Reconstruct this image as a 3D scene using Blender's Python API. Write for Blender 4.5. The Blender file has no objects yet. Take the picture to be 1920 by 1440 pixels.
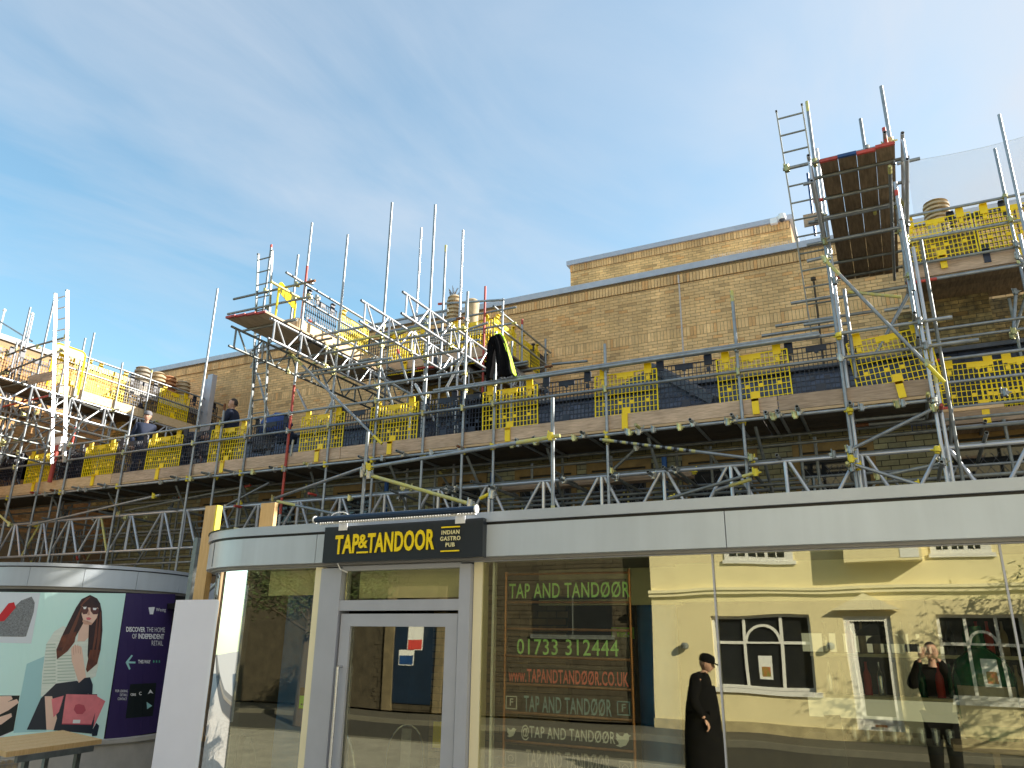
import bpy, bmesh, math, random
from mathutils import Vector, Matrix
random.seed(7)
sc = bpy.context.scene
C = sc.collection
R = math.radians
# ---------------------------------------------------------------- camera
F_PX, PITCH, YAW, ROLL, EYE = 1438.0, R(18.53), R(26.38), R(0.82), 1.9
_fw = Vector((-math.sin(YAW)*math.cos(PITCH), math.cos(YAW)*math.cos(PITCH), math.sin(PITCH)))
_r0 = Vector((math.cos(YAW), math.sin(YAW), 0)); _u0 = _r0.cross(_fw)
_rt = _r0*math.cos(ROLL)+_u0*math.sin(ROLL); _up = -_r0*math.sin(ROLL)+_u0*math.cos(ROLL)
cam = bpy.data.objects.new('camera', bpy.data.cameras.new('camera')); C.objects.link(cam)
cam.matrix_world = Matrix(((_rt.x, _up.x, -_fw.x, 0), (_rt.y, _up.y, -_fw.y, 0), (_rt.z, _up.z, -_fw.z, EYE), (0, 0, 0, 1)))
cam.data.sensor_width = 36; cam.data.lens = 36*F_PX/1920; cam.data.clip_end = 800; cam.data.clip_start = .02
sc.camera = cam
# ---------------------------------------------------------------- sky, sun, exposure
SUN_AZ, SUN_EL = R(56), R(26.5)          # from +Y (into the buildings) towards +X
w = bpy.data.worlds.new('World'); sc.world = w; w.use_nodes = True
nt = w.node_tree; nt.nodes.clear()
def N(t, ty, **k):
    n = t.nodes.new(ty)
    for a, b in k.items(): setattr(n, a, b)
    return n
sky = N(nt, 'ShaderNodeTexSky', sky_type='NISHITA', sun_disc=False, sun_elevation=SUN_EL, sun_rotation=SUN_AZ,
        altitude=50, air_density=1.15, dust_density=.6, ozone_density=1.6)
bg = N(nt, 'ShaderNodeBackground'); bg.inputs[1].default_value = .102
out = N(nt, 'ShaderNodeOutputWorld')
tc = N(nt, 'ShaderNodeTexCoord'); sep = N(nt, 'ShaderNodeSeparateXYZ'); nt.links.new(tc.outputs['Generated'], sep.inputs[0])
ad = N(nt, 'ShaderNodeMath', operation='MAXIMUM'); ad.inputs[1].default_value = .05; nt.links.new(sep.outputs[2], ad.inputs[0])
dv = []
for i in (0, 1):
    d = N(nt, 'ShaderNodeMath', operation='DIVIDE'); nt.links.new(sep.outputs[i], d.inputs[0]); nt.links.new(ad.outputs[0], d.inputs[1]); dv.append(d)
cmb = N(nt, 'ShaderNodeCombineXYZ'); nt.links.new(dv[0].outputs[0], cmb.inputs[0]); nt.links.new(dv[1].outputs[0], cmb.inputs[1])
mp0 = N(nt, 'ShaderNodeMapping'); mp0.inputs['Rotation'].default_value = (0, 0, R(-82)); nt.links.new(cmb.outputs[0], mp0.inputs[0])
mp = N(nt, 'ShaderNodeMapping'); mp.inputs['Scale'].default_value = (.55, 1.25, 1); mp.inputs['Location'].default_value = (7.3, 4.6, 0)
nt.links.new(mp0.outputs[0], mp.inputs[0])
n1 = N(nt, 'ShaderNodeTexNoise'); n1.inputs['Scale'].default_value = 1.7; n1.inputs['Detail'].default_value = 9; n1.inputs['Roughness'].default_value = .58; n1.inputs['Distortion'].default_value = .5
nt.links.new(mp.outputs[0], n1.inputs[0])
n2 = N(nt, 'ShaderNodeTexNoise'); n2.inputs['Scale'].default_value = .7; n2.inputs['Detail'].default_value = 4; nt.links.new(cmb.outputs[0], n2.inputs[0])
mu = N(nt, 'ShaderNodeMath', operation='MULTIPLY'); nt.links.new(n1.outputs[0], mu.inputs[0]); nt.links.new(n2.outputs[0], mu.inputs[1])
# cirrus thickens towards the sun side (+X), as the photograph's sky does
mx_ = N(nt, 'ShaderNodeMath', operation='MULTIPLY_ADD'); mx_.inputs[1].default_value = .32; mx_.inputs[2].default_value = .12
nt.links.new(sep.outputs[0], mx_.inputs[0])
ad2 = N(nt, 'ShaderNodeMath', operation='ADD'); nt.links.new(mu.outputs[0], ad2.inputs[0]); nt.links.new(mx_.outputs[0], ad2.inputs[1])
rp = N(nt, 'ShaderNodeMapRange'); rp.inputs[1].default_value = .10; rp.inputs[2].default_value = .52; rp.inputs[3].default_value = .04; rp.inputs[4].default_value = .9
nt.links.new(ad2.outputs[0], rp.inputs[0])
mixc = N(nt, 'ShaderNodeMixRGB'); mixc.inputs[2].default_value = (2.55, 2.75, 3.05, 1)
nt.links.new(rp.outputs[0], mixc.inputs[0]); grade = N(nt, 'ShaderNodeMixRGB', blend_type='MULTIPLY'); grade.inputs[0].default_value = 1; grade.inputs[2].default_value = (.78, .97, .90, 1)
nt.links.new(sky.outputs[0], grade.inputs[1]); nt.links.new(grade.outputs[0], mixc.inputs[1])
nt.links.new(mixc.outputs[0], bg.inputs[0]); nt.links.new(bg.outputs[0], out.inputs[0])
sl = bpy.data.lights.new('sun', 'SUN'); sl.energy = 4.4; sl.angle = R(.55); sl.color = (1, .93, .82)
so = bpy.data.objects.new('sun', sl); C.objects.link(so)
sd = Vector((math.sin(SUN_AZ)*math.cos(SUN_EL), math.cos(SUN_AZ)*math.cos(SUN_EL), math.sin(SUN_EL)))
so.rotation_euler = (-sd).to_track_quat('-Z', 'Y').to_euler()
so.location = sd*60
sc.view_settings.view_transform = 'Standard'; sc.view_settings.look = 'None'; sc.view_settings.exposure = 1.55; sc.view_settings.gamma = 1
sc.render.engine = 'CYCLES'
sc.cycles.max_bounces = 10; sc.cycles.transparent_max_bounces = 24; sc.cycles.glossy_bounces = 5; sc.cycles.diffuse_bounces = 5
# ---------------------------------------------------------------- measuring helpers: a sight line met with a real plane
def _ray(x, y): return _rt*((x-960)/F_PX)+_up*((720-y)/F_PX)+_fw
def atY(x, y, Y): d = _ray(x, y); return d*(Y/d.y)+Vector((0, 0, EYE))
def atX(x, y, X): d = _ray(x, y); return d*(X/d.x)+Vector((0, 0, EYE))
def atZ(x, y, Z): d = _ray(x, y); return d*((Z-EYE)/d.z)+Vector((0, 0, EYE))
def V(*a): return Vector(a)
# ---------------------------------------------------------------- materials
MAT = {}
def mat(name, col, rough=.6, metal=0., noise=0., nscale=20., bump=0., bscale=60., col2=None, stretch=(1, 1, 1), spec=.5, attr=None, emit=None, rand=0., coat=0., stain=None):
    m = bpy.data.materials.new(name); m.use_nodes = True; t = m.node_tree; b = t.nodes['Principled BSDF']
    b.inputs['Roughness'].default_value = rough; b.inputs['Metallic'].default_value = metal
    b.inputs['Specular IOR Level'].default_value = spec; b.inputs['Coat Weight'].default_value = coat
    col = (*col, 1)
    tco = N(t, 'ShaderNodeTexCoord'); mpn = N(t, 'ShaderNodeMapping'); mpn.inputs['Scale'].default_value = stretch
    t.links.new(tco.outputs['Object'], mpn.inputs[0])
    src = None
    if noise or col2:
        nz = N(t, 'ShaderNodeTexNoise'); nz.inputs['Scale'].default_value = nscale; nz.inputs['Detail'].default_value = 6; nz.inputs['Roughness'].default_value = .6
        t.links.new(mpn.outputs[0], nz.inputs[0])
        c2 = col2 if col2 else tuple(max(0, c*(1-noise)) for c in col[:3])
        ramp = N(t, 'ShaderNodeMapRange'); ramp.inputs[1].default_value = .32; ramp.inputs[2].default_value = .68; t.links.new(nz.outputs[0], ramp.inputs[0])
        mx = N(t, 'ShaderNodeMixRGB'); mx.inputs[1].default_value = col; mx.inputs[2].default_value = (*c2, 1); t.links.new(ramp.outputs[0], mx.inputs[0]); src = mx.outputs[0]
    if attr:
        at = N(t, 'ShaderNodeAttribute'); at.attribute_name = attr
        mm = N(t, 'ShaderNodeMixRGB', blend_type='MULTIPLY'); mm.inputs[0].default_value = 1
        if src: t.links.new(src, mm.inputs[1])
        else: mm.inputs[1].default_value = col
        t.links.new(at.outputs['Color'], mm.inputs[2]); src = mm.outputs[0]
    if rand:
        oi = N(t, 'ShaderNodeObjectInfo'); mr = N(t, 'ShaderNodeMapRange'); mr.inputs[3].default_value = 1-rand; mr.inputs[4].default_value = 1+rand
        t.links.new(oi.outputs['Random'], mr.inputs[0])
        mm = N(t, 'ShaderNodeMixRGB', blend_type='MULTIPLY'); mm.inputs[0].default_value = 1
        if src: t.links.new(src, mm.inputs[1])
        else: mm.inputs[1].default_value = col
        t.links.new(mr.outputs[0], mm.inputs[2]); src = mm.outputs[0]
    if stain:      # weathering laid out in the place itself: damp patches and runs down the wall
        ge = N(t, 'ShaderNodeNewGeometry'); lm = None
        for sc_, st_ in stain:
            m3 = N(t, 'ShaderNodeMapping'); m3.inputs['Scale'].default_value = sc_; t.links.new(ge.outputs['Position'], m3.inputs[0])
            nz3 = N(t, 'ShaderNodeTexNoise'); nz3.inputs['Scale'].default_value = 1; nz3.inputs['Detail'].default_value = 5; t.links.new(m3.outputs[0], nz3.inputs[0])
            r3 = N(t, 'ShaderNodeMapRange'); r3.inputs[1].default_value = .35; r3.inputs[2].default_value = .65; r3.inputs[3].default_value = 1-st_; r3.inputs[4].default_value = 1+st_*.4; t.links.new(nz3.outputs[0], r3.inputs[0])
            mm = N(t, 'ShaderNodeMixRGB', blend_type='MULTIPLY'); mm.inputs[0].default_value = 1
            if src: t.links.new(src, mm.inputs[1])
            else: mm.inputs[1].default_value = col
            t.links.new(r3.outputs[0], mm.inputs[2]); src = mm.outputs[0]
    if src: t.links.new(src, b.inputs['Base Color'])
    else: b.inputs['Base Color'].default_value = col
    if bump:
        nb = N(t, 'ShaderNodeTexNoise'); nb.inputs['Scale'].default_value = bscale; nb.inputs['Detail'].default_value = 5; t.links.new(mpn.outputs[0], nb.inputs[0])
        bp = N(t, 'ShaderNodeBump'); bp.inputs['Strength'].default_value = bump; bp.inputs['Distance'].default_value = .01; t.links.new(nb.outputs[0], bp.inputs['Height']); t.links.new(bp.outputs[0], b.inputs['Normal'])
    if emit: b.inputs['Emission Color'].default_value = (*emit[0], 1); b.inputs['Emission Strength'].default_value = emit[1]
    MAT[name] = m; return m
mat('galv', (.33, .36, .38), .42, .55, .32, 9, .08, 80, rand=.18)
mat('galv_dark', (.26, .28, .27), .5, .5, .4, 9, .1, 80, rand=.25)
mat('alu', (.50, .52, .55), .32, .5, .14, 6, .03, 60, rand=.1)
mat('yellow_paint', (.62, .56, .10), .5, .1, .45, 14, col2=(.42, .42, .26))
mat('yellow_bright', (.80, .64, .03), .45, 0, .15, 8)
mat('red_paint', (.52, .07, .05), .5, .1, .4, 12, rand=.15)
mat('rust', (.25, .10, .04), .8, .2, .4, 20)
mat('zinc', (.55, .52, .24), .38, .6, .35, 30, rand=.3)
mat('coupler_steel', (.42, .42, .38), .35, .75, .4, 30, rand=.3)
mat('hole', (.012, .011, .01), .9)
mat('mesh_yellow', (.95, .73, .0), .38, 0, .12, 5, spec=.4)
mat('mesh_yellow_solid', (.95, .66, .0), .38, 0, .1, 5)
mat('mesh_navy', (.020, .027, .05), .45, 0, .2, 5)
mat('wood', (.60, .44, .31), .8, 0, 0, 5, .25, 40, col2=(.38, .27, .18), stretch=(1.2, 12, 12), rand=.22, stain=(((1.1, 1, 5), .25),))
mat('wood_shaded', (.085, .065, .038), .85, 0, 0, 4, .3, 30, col2=(.045, .034, .02), stretch=(1.1, 8, 8), rand=.3)  # shade under the main deck put into the board colour
mat('light_casing', (.012, .028, .06), .3)
mat('wood_new', (.66, .47, .27), .75, 0, 0, 5, .15, 40, col2=(.50, .33, .17), stretch=(1.5, 10, 10), rand=.1)
mat('wood_Y', (.52, .40, .26), .8, 0, 0, 5, .25, 40, col2=(.30, .22, .14), stretch=(12, 1.2, 12), rand=.22)
mat('wood_newY', (.74, .56, .34), .75, 0, 0, 5, .15, 40, col2=(.58, .41, .22), stretch=(10, 1.5, 10), rand=.1)
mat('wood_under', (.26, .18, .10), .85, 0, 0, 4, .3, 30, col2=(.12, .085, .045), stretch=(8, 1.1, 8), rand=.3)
mat('wood_post', (.70, .47, .22), .7, 0, 0, 5, .1, 40, col2=(.58, .36, .14), stretch=(14, 14, 1))
mat('brick', (.90, .585, .275), .88, 0, .2, 14, .2, 90, attr='tint', stain=(((.5, .5, .9), .22), ((2.2, 2.2, .25), .16)))
mat('brick_wing', (.66, .38, .16), .88, 0, .2, 14, .2, 90, attr='tint', stain=(((.5, .5, .9), .22), ((2.2, 2.2, .25), .16)))
mat('mortar', (.36, .26, .15), .95, 0, .25, 30, .2, 120)
mat('brick_glazed', (.30, .275, .13), .5, 0, .3, 9, .1, 60, attr='tint')
mat('mortar_dark', (.07, .065, .05), .95, 0, .25, 30)
mat('brick_old', (.34, .25, .10), .9, 0, 0, 8, .4, 60, col2=(.10, .08, .04), attr='tint')
mat('slate', (.055, .065, .09), .55, 0, .4, 12, .2, 60, attr='tint')
mat('lead', (.10, .11, .13), .6, .2, .3, 6, .2, 20)
mat('coping', (.47, .49, .55), .45, .3, .15, 5)
mat('coping_white', (.42, .42, .43), .6, 0, .2, 5)
mat('joint_mastic', (.62, .55, .52), .8, 0, .3, 40)
mat('fascia', (.52, .575, .63), .38, .15, .06, 2.2, .02, 3, spec=.5, stain=(((1.3, 1.3, .6), .07), ((9, 9, .5), .05)))
mat('fascia_top', (.44, .48, .53), .4, .2, .1, 3)
mat('fascia_trim', (.28, .27, .255), .5, .1, .15, 4)
mat('moss', (.10, .10, .04), .95, 0, .5, 30, .4, 60)
mat('frame_grey', (.42, .43, .48), .42, .15, .08, 4)
mat('frame_dark', (.015, .015, .016), .5)
mat('sign_panel', (.020, .027, .035), .32, 0, .15, 3, spec=.5)
mat('sign_yellow', (.90, .66, .0), .45, 0)
mat('sign_cream', (.78, .70, .38), .5)
mat('white_board', (.78, .77, .86), .6, 0, .04, 2.5)
mat('white', (.80, .80, .78), .5)
mat('black', (.014, .015, .018), .45)
mat('navy_paint', (.018, .07, .22), .35, 0, .25, 3, .1, 20)
mat('blue_wall', (.03, .12, .34), .6, 0, .3, 2)
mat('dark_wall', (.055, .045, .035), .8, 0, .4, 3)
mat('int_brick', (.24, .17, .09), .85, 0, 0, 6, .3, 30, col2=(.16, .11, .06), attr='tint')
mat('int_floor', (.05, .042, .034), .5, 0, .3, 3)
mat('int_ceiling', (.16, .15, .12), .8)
mat('blind', (.72, .68, .44), .8, 0, .08, 3)
mat('copper', (.62, .27, .12), .35, .85, .3, 20)
mat('steel', (.62, .63, .65), .22, .9, .1, 10)
mat('chalk_green', (.50, .95, .33), .8); mat('chalk_red', (.92, .20, .17), .8); mat('chalk_white', (.85, .88, .92), .8); mat('chalk_blue', (.30, .48, .60), .8); mat('chalk_grey', (.42, .38, .38), .8)
mat('board_black', (.010, .011, .012), .6)
mat('green_plastic', (.35, .80, .05), .5)
mat('cream_render', (.80, .70, .42), .85, 0, .08, 1.5, .1, 30)
mat('cream_trim', (.82, .74, .50), .8, 0, .08, 2)
mat('white_frame', (.78, .77, .74), .5)
mat('glass_dark', (.02, .022, .024), .06, 0, 0)
mat('stone_opp', (.075, .06, .038), .9, 0, 0, 3.5, .4, 20, col2=(.038, .030, .018))
mat('door_dark', (.008, .022, .05), .5, 0, .3, 3); mat('stone_trim', (.19, .15, .085), .9, 0, .4, 5, .2, 40)
mat('ochre_stone', (.30, .19, .06), .85, 0, .4, 5, .2, 40)
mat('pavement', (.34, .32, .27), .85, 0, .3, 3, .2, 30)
mat('footway_far', (.09, .08, .06), .9, 0, .3, 3, .2, 30); mat('daylight_glow', (.35, .33, .2), .5, emit=((1, .93, .62), .12))
mat('asphalt', (.04, .037, .03), .9, 0, .25, 4, .3, 60)
mat('kerb_stone', (.16, .15, .12), .85, 0, .25, 5)
mat('roof_felt', (.11, .11, .11), .9, 0, .3, 3)
mat('concrete', (.52, .50, .46), .85, 0, .2, 4, .15, 40)
mat('terracotta', (.50, .23, .10), .75, 0, .3, 12); mat('clay_buff', (.55, .43, .27), .8, 0, .35, 12); mat('clay_grey', (.42, .37, .30), .8, 0, .35, 12)
mat('skin', (.52, .30, .21), .55, 0, .08, 20); mat('hair', (.035, .022, .014), .7); mat('navy_cloth', (.012, .022, .055), .85, 0, .3, 14, .3, 30)
mat('black_cloth', (.008, .008, .009), 1, 0, .3, 9, .4, 25, spec=.08); mat('grey_cloth', (.17, .17, .19), .85, 0, .2, 30); mat('hi_vis', (.62, .95, .02), .6, 0, .1, 10)
mat('blue_tarp', (.02, .07, .32), .5, 0, .3, 4, .3, 10)
mat('white_plastic', (.80, .80, .80), .35); mat('tinted_dome', (.05, .05, .06), .1)
mat('bark', (.08, .06, .04), .9, 0, .3, 20); mat('leaf', (.07, .10, .03), .6, 0, .5, 8, rand=.2)
mat('label_red', (.6, .06, .05), .6); mat('poster_food', (.55, .12, .05), .6, 0, 0, 12, col2=(.2, .25, .05))
def glass(name, tint, refl, rtint):
    m = bpy.data.materials.new(name); m.use_nodes = True; t = m.node_tree; t.nodes.clear()
    tr = N(t, 'ShaderNodeBsdfTransparent'); tr.inputs[0].default_value = (*tint, 1)
    gl = N(t, 'ShaderNodeBsdfGlossy'); gl.inputs[0].default_value = (*rtint, 1); gl.inputs['Roughness'].default_value = 0
    lw = N(t, 'ShaderNodeLayerWeight'); lw.inputs[0].default_value = .25
    mr = N(t, 'ShaderNodeMapRange'); mr.inputs[3].default_value = refl; mr.inputs[4].default_value = 1.0; t.links.new(lw.outputs['Fresnel'], mr.inputs[0])
    tcx = N(t, 'ShaderNodeTexCoord'); nz = N(t, 'ShaderNodeTexNoise'); nz.inputs['Scale'].default_value = 1.1; nz.inputs['Detail'].default_value = 1
    t.links.new(tcx.outputs['Object'], nz.inputs[0])
    bp = N(t, 'ShaderNodeBump'); bp.inputs['Strength'].default_value = .10; bp.inputs['Distance'].default_value = .02; t.links.new(nz.outputs[0], bp.inputs['Height']); t.links.new(bp.outputs[0], gl.inputs['Normal'])
    mx = N(t, 'ShaderNodeMixShader'); o = N(t, 'ShaderNodeOutputMaterial')
    t.links.new(mr.outputs[0], mx.inputs[0]); t.links.new(tr.outputs[0], mx.inputs[1]); t.links.new(gl.outputs[0], mx.inputs[2]); t.links.new(mx.outputs[0], o.inputs[0])
    MAT[name] = m
glass('glass', (.92, .95, .88), .145, (1, .97, .80))
glass('glass_clear', (.92, .97, .95), .10, (1, 1, 1))
def alpha_net(name, col, cover):
    m = bpy.data.materials.new(name); m.use_nodes = True; b = m.node_tree.nodes['Principled BSDF']; b.inputs['Base Color'].default_value = (*col, 1); b.inputs['Roughness'].default_value = .7
    MAT[name] = m
alpha_net('net', (.66, .70, .76), .3)
# ---------------------------------------------------------------- mesh building
class M:
    def __init__(s): s.v = []; s.f = []; s.mi = []; s.t = []; s.cur = 0; s.tint = (1, 1, 1)
    def add(s, vs, fs):
        o = len(s.v); s.v += [tuple(v) for v in vs]
        for f in fs: s.f.append([i+o for i in f]); s.mi.append(s.cur); s.t.append(s.tint)
    def hexa(s, p, skip=()):   # 8 points: bottom 4 ccw, top 4 ccw
        F = [(3, 2, 1, 0), (4, 5, 6, 7), (0, 1, 5, 4), (1, 2, 6, 5), (2, 3, 7, 6), (3, 0, 4, 7)]
        s.add(p, [f for i, f in enumerate(F) if i not in skip])
    def box(s, x0, x1, y0, y1, z0, z1, skip=()):
        s.hexa([(x0, y0, z0), (x1, y0, z0), (x1, y1, z0), (x0, y1, z0), (x0, y0, z1), (x1, y0, z1), (x1, y1, z1), (x0, y1, z1)], skip)
    def beam(s, p, q, w, h, up=(0, 0, 1)):    # rectangular bar from p to q; w sideways, h along up
        p, q = Vector(p), Vector(q); d = (q-p).normalized(); upv = Vector(up)
        sd_ = d.cross(upv)
        if sd_.length < 1e-4: sd_ = Vector((1, 0, 0))
        sd_.normalize(); u = sd_.cross(d).normalized()
        a, b = sd_*w/2, u*h/2
        s.hexa([p-a-b, p+a-b, q+a-b, q-a-b, p-a+b, p+a+b, q+a+b, q-a+b])
    def tube(s, p, q, r=.0242, n=10, hollow=True, r2=None):
        p, q = Vector(p), Vector(q); d = (q-p).normalized(); a = d.orthogonal().normalized(); b = d.cross(a)
        r2 = r if r2 is None else r2
        def ring(c, rr): return [c+a*math.cos(2*math.pi*i/n)*rr+b*math.sin(2*math.pi*i/n)*rr for i in range(n)]
        c0 = s.cur
        o = len(s.v)
        vs = ring(p, r)+ring(q, r2); fs = [(i, (i+1) % n, n+(i+1) % n, n+i) for i in range(n)]
        if hollow:
            ri = r*.80; vs += ring(p, ri)+ring(q, ri)+ring(p+d*.03, ri)+ring(q-d*.03, ri)
            fs += [(2*n+i, 2*n+(i+1) % n, (i+1) % n, i) for i in range(n)]+[(n+i, n+(i+1) % n, 3*n+(i+1) % n, 3*n+i) for i in range(n)]
            fs += [(4*n+i, 4*n+(i+1) % n, 2*n+(i+1) % n, 2*n+i) for i in range(n)]+[(3*n+i, 3*n+(i+1) % n, 5*n+(i+1) % n, 5*n+i) for i in range(n)]
            s.add(vs, fs); s.cur = 1 if s.holes else c0
            s.add(ring(p+d*.03, ri)+ring(q-d*.03, ri), [tuple(range(n-1, -1, -1)), tuple(range(n, 2*n))]); s.cur = c0
        else:
            s.add(vs, fs+[tuple(range(n-1, -1, -1)), tuple(range(n, 2*n))])
    holes = True
    def lathe(s, c, prof, n=16, cap=True):
        c = Vector(c); vs = []; k = len(prof)
        for r_, z in prof: vs += [c+Vector((r_*math.cos(2*math.pi*i/n), r_*math.sin(2*math.pi*i/n), z)) for i in range(n)]
        fs = [(j*n+i, j*n+(i+1) % n, (j+1)*n+(i+1) % n, (j+1)*n+i) for j in range(k-1) for i in range(n)]
        if cap: fs += [tuple(range(n-1, -1, -1)), tuple(range((k-1)*n, k*n))]
        s.add(vs, fs)
    def prism(s, pts, vec):    # polygon (3-D points) pushed along vec
        vec = Vector(vec); n = len(pts); P = [Vector(p) for p in pts]
        s.add(P+[p+vec for p in P], [tuple(range(n-1, -1, -1)), tuple(range(n, 2*n))]+[(i, (i+1) % n, n+(i+1) % n, n+i) for i in range(n)])
    def sheet(s, pts): s.add(pts, [tuple(range(len(pts)))])
def build(name, m, mats, parent=None, origin=None, smooth=False, link=True):
    if origin is None: origin = parent.matrix_basis.translation if parent is not None and parent.parent is None else (parent['_o'] if parent is not None and '_o' in parent else (0, 0, 0))
    o0 = Vector(origin)
    me = bpy.data.meshes.new(name)
    me.from_pydata([(x-o0.x, y-o0.y, z-o0.z) for x, y, z in m.v], [], m.f)
    if not isinstance(mats, (list, tuple)): mats = [mats]
    for k in mats: me.materials.append(MAT[k] if isinstance(k, str) else k)
    if len(mats) > 1:
        for p, i in zip(me.polygons, m.mi): p.material_index = min(i, len(mats)-1)
    if any(t != (1, 1, 1) for t in m.t):
        ca = me.color_attributes.new('tint', 'FLOAT_COLOR', 'CORNER')
        buf = []
        for p, t in zip(me.polygons, m.t): buf += [t[0], t[1], t[2], 1]*len(p.vertices)
        ca.data.foreach_set('color', buf)
    elif any((MAT.get(k) if isinstance(k, str) else k).name in TINTED for k in mats):
        ca = me.color_attributes.new('tint', 'FLOAT_COLOR', 'CORNER'); ca.data.foreach_set('color', [1.0]*4*len(me.loops))
    if smooth:
        me.polygons.foreach_set('use_smooth', [True]*len(me.polygons))
        try: me.set_sharp_from_angle(angle=R(40))
        except Exception: pass
    ob = bpy.data.objects.new(name, me)
    if parent is not None: ob.parent = parent
    else: ob.location = o0
    if link: C.objects.link(ob)
    return ob
TINTED = {'brick', 'brick_wing', 'brick_glazed', 'brick_old', 'slate', 'int_brick'}
def tag(o, label, cat, group=None):
    o['label'] = label; o['category'] = cat
    if group: o['group'] = group
    return o
def thing(name, label, cat, loc=(0, 0, 0), group=None, rot=None):
    o = bpy.data.objects.new(name, None); o.location = loc; o.empty_display_size = .2; C.objects.link(o)
    if rot: o.rotation_euler = rot
    return tag(o, label, cat, group)
def struct(name, m, mats, **k):
    o = build(name, m, mats, **k); o['kind'] = 'structure'; return o
def copy_thing(root, loc, rot=None, label=None, group=None):
    r = root.copy(); C.objects.link(r); r.location = loc
    if rot is not None: r.rotation_euler = rot
    if label: r['label'] = label
    if group: r['group'] = group
    for ch in list(root.children):
        c = ch.copy(); C.objects.link(c); c.parent = r
        for g in ch.children:
            d = g.copy(); C.objects.link(d); d.parent = c
    return r
def place_mesh(name, me, loc, parent, rotm=None, sub=None):
    o = bpy.data.objects.new(name, me); C.objects.link(o); o.parent = parent
    po = parent.location if parent.parent is None else Vector((0, 0, 0))
    o.location = Vector(loc)-po
    if rotm is not None: o.rotation_euler = rotm
    return o
def text(name, s, size, matn, loc, rt, up, parent=None, bold=0., sx=1., ext=.003, align='CENTER', spacing=1., shear=0.):
    cu = bpy.data.curves.new(name, 'FONT'); cu.body = s; cu.size = size; cu.extrude = ext; cu.offset = bold; cu.align_x = align; cu.align_y = 'CENTER'; cu.space_character = spacing; cu.shear = shear; cu.resolution_u = 3
    t = bpy.data.objects.new(name, cu); C.objects.link(t)
    bpy.context.view_layer.update()
    me = bpy.data.meshes.new_from_object(t.evaluated_get(bpy.context.evaluated_depsgraph_get()))
    bpy.data.objects.remove(t); bpy.data.curves.remove(cu)
    rt, up = Vector(rt).normalized(), Vector(up).normalized(); nr = rt.cross(up)
    mt = Matrix((( rt.x*sx, up.x, nr.x, loc[0]), (rt.y*sx, up.y, nr.y, loc[1]), (rt.z*sx, up.z, nr.z, loc[2]), (0, 0, 0, 1)))
    me.transform(mt)
    if parent is not None: me.transform(Matrix.Translation(-Vector(parent.location if parent.parent is None else parent.parent.location)))
    me.materials.clear(); me.materials.append(MAT[matn])
    o = bpy.data.objects.new(name, me); C.objects.link(o)
    if parent is not None: o.parent = parent
    return o

def textfit(name, s, matn, x0, x1, z0, z1, y, parent, bold=.02, ext=.004, spacing=1., tilt=0.):
    """upright lettering facing -Y, squeezed or stretched to fill the given box"""
    o = text(name, s, 1.0, matn, (0, 0, 0), (1, 0, 0), (0, 0, 1), None, bold, ext=ext, spacing=spacing)
    xs = [v.co.x for v in o.data.vertices]; zs_ = [v.co.z for v in o.data.vertices]; a, b_, c_, d_ = min(xs), max(xs), min(zs_), max(zs_)
    for v in o.data.vertices: v.co.x = x0+(v.co.x-a)/(b_-a)*(x1-x0); v.co.z = z0+(v.co.z-c_)/(d_-c_)*(z1-z0)+(v.co.x-x0)*tilt; v.co.y += y
    o.data.transform(Matrix.Translation(-Vector(parent.location))); o.parent = parent; return o
# ================================================================= ground
g = M(); g.box(-90, 90, -90, 120, -.5, -.004); struct('ground', g, 'pavement')
g = M(); g.box(-90, 90, -5.6, -2.2, -.06, 0.0, skip=(0,)); struct('road', g, 'asphalt')
g = M(); g.box(-90, 90, -2.2, -2.05, -.06, .11, skip=(0,)); g.box(-90, 90, -5.75, -5.6, -.06, .11, skip=(0,)); struct('kerb', g, 'kerb_stone')
g = M(); g.box(-90, 90, -2.05, 5.4, -.003, .10, skip=(0,)); struct('footway', g, 'pavement'); g = M(); g.box(-90, 90, -7.3, -5.75, -.003, .10, skip=(0,)); struct('footway', g, 'footway_far')
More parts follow.
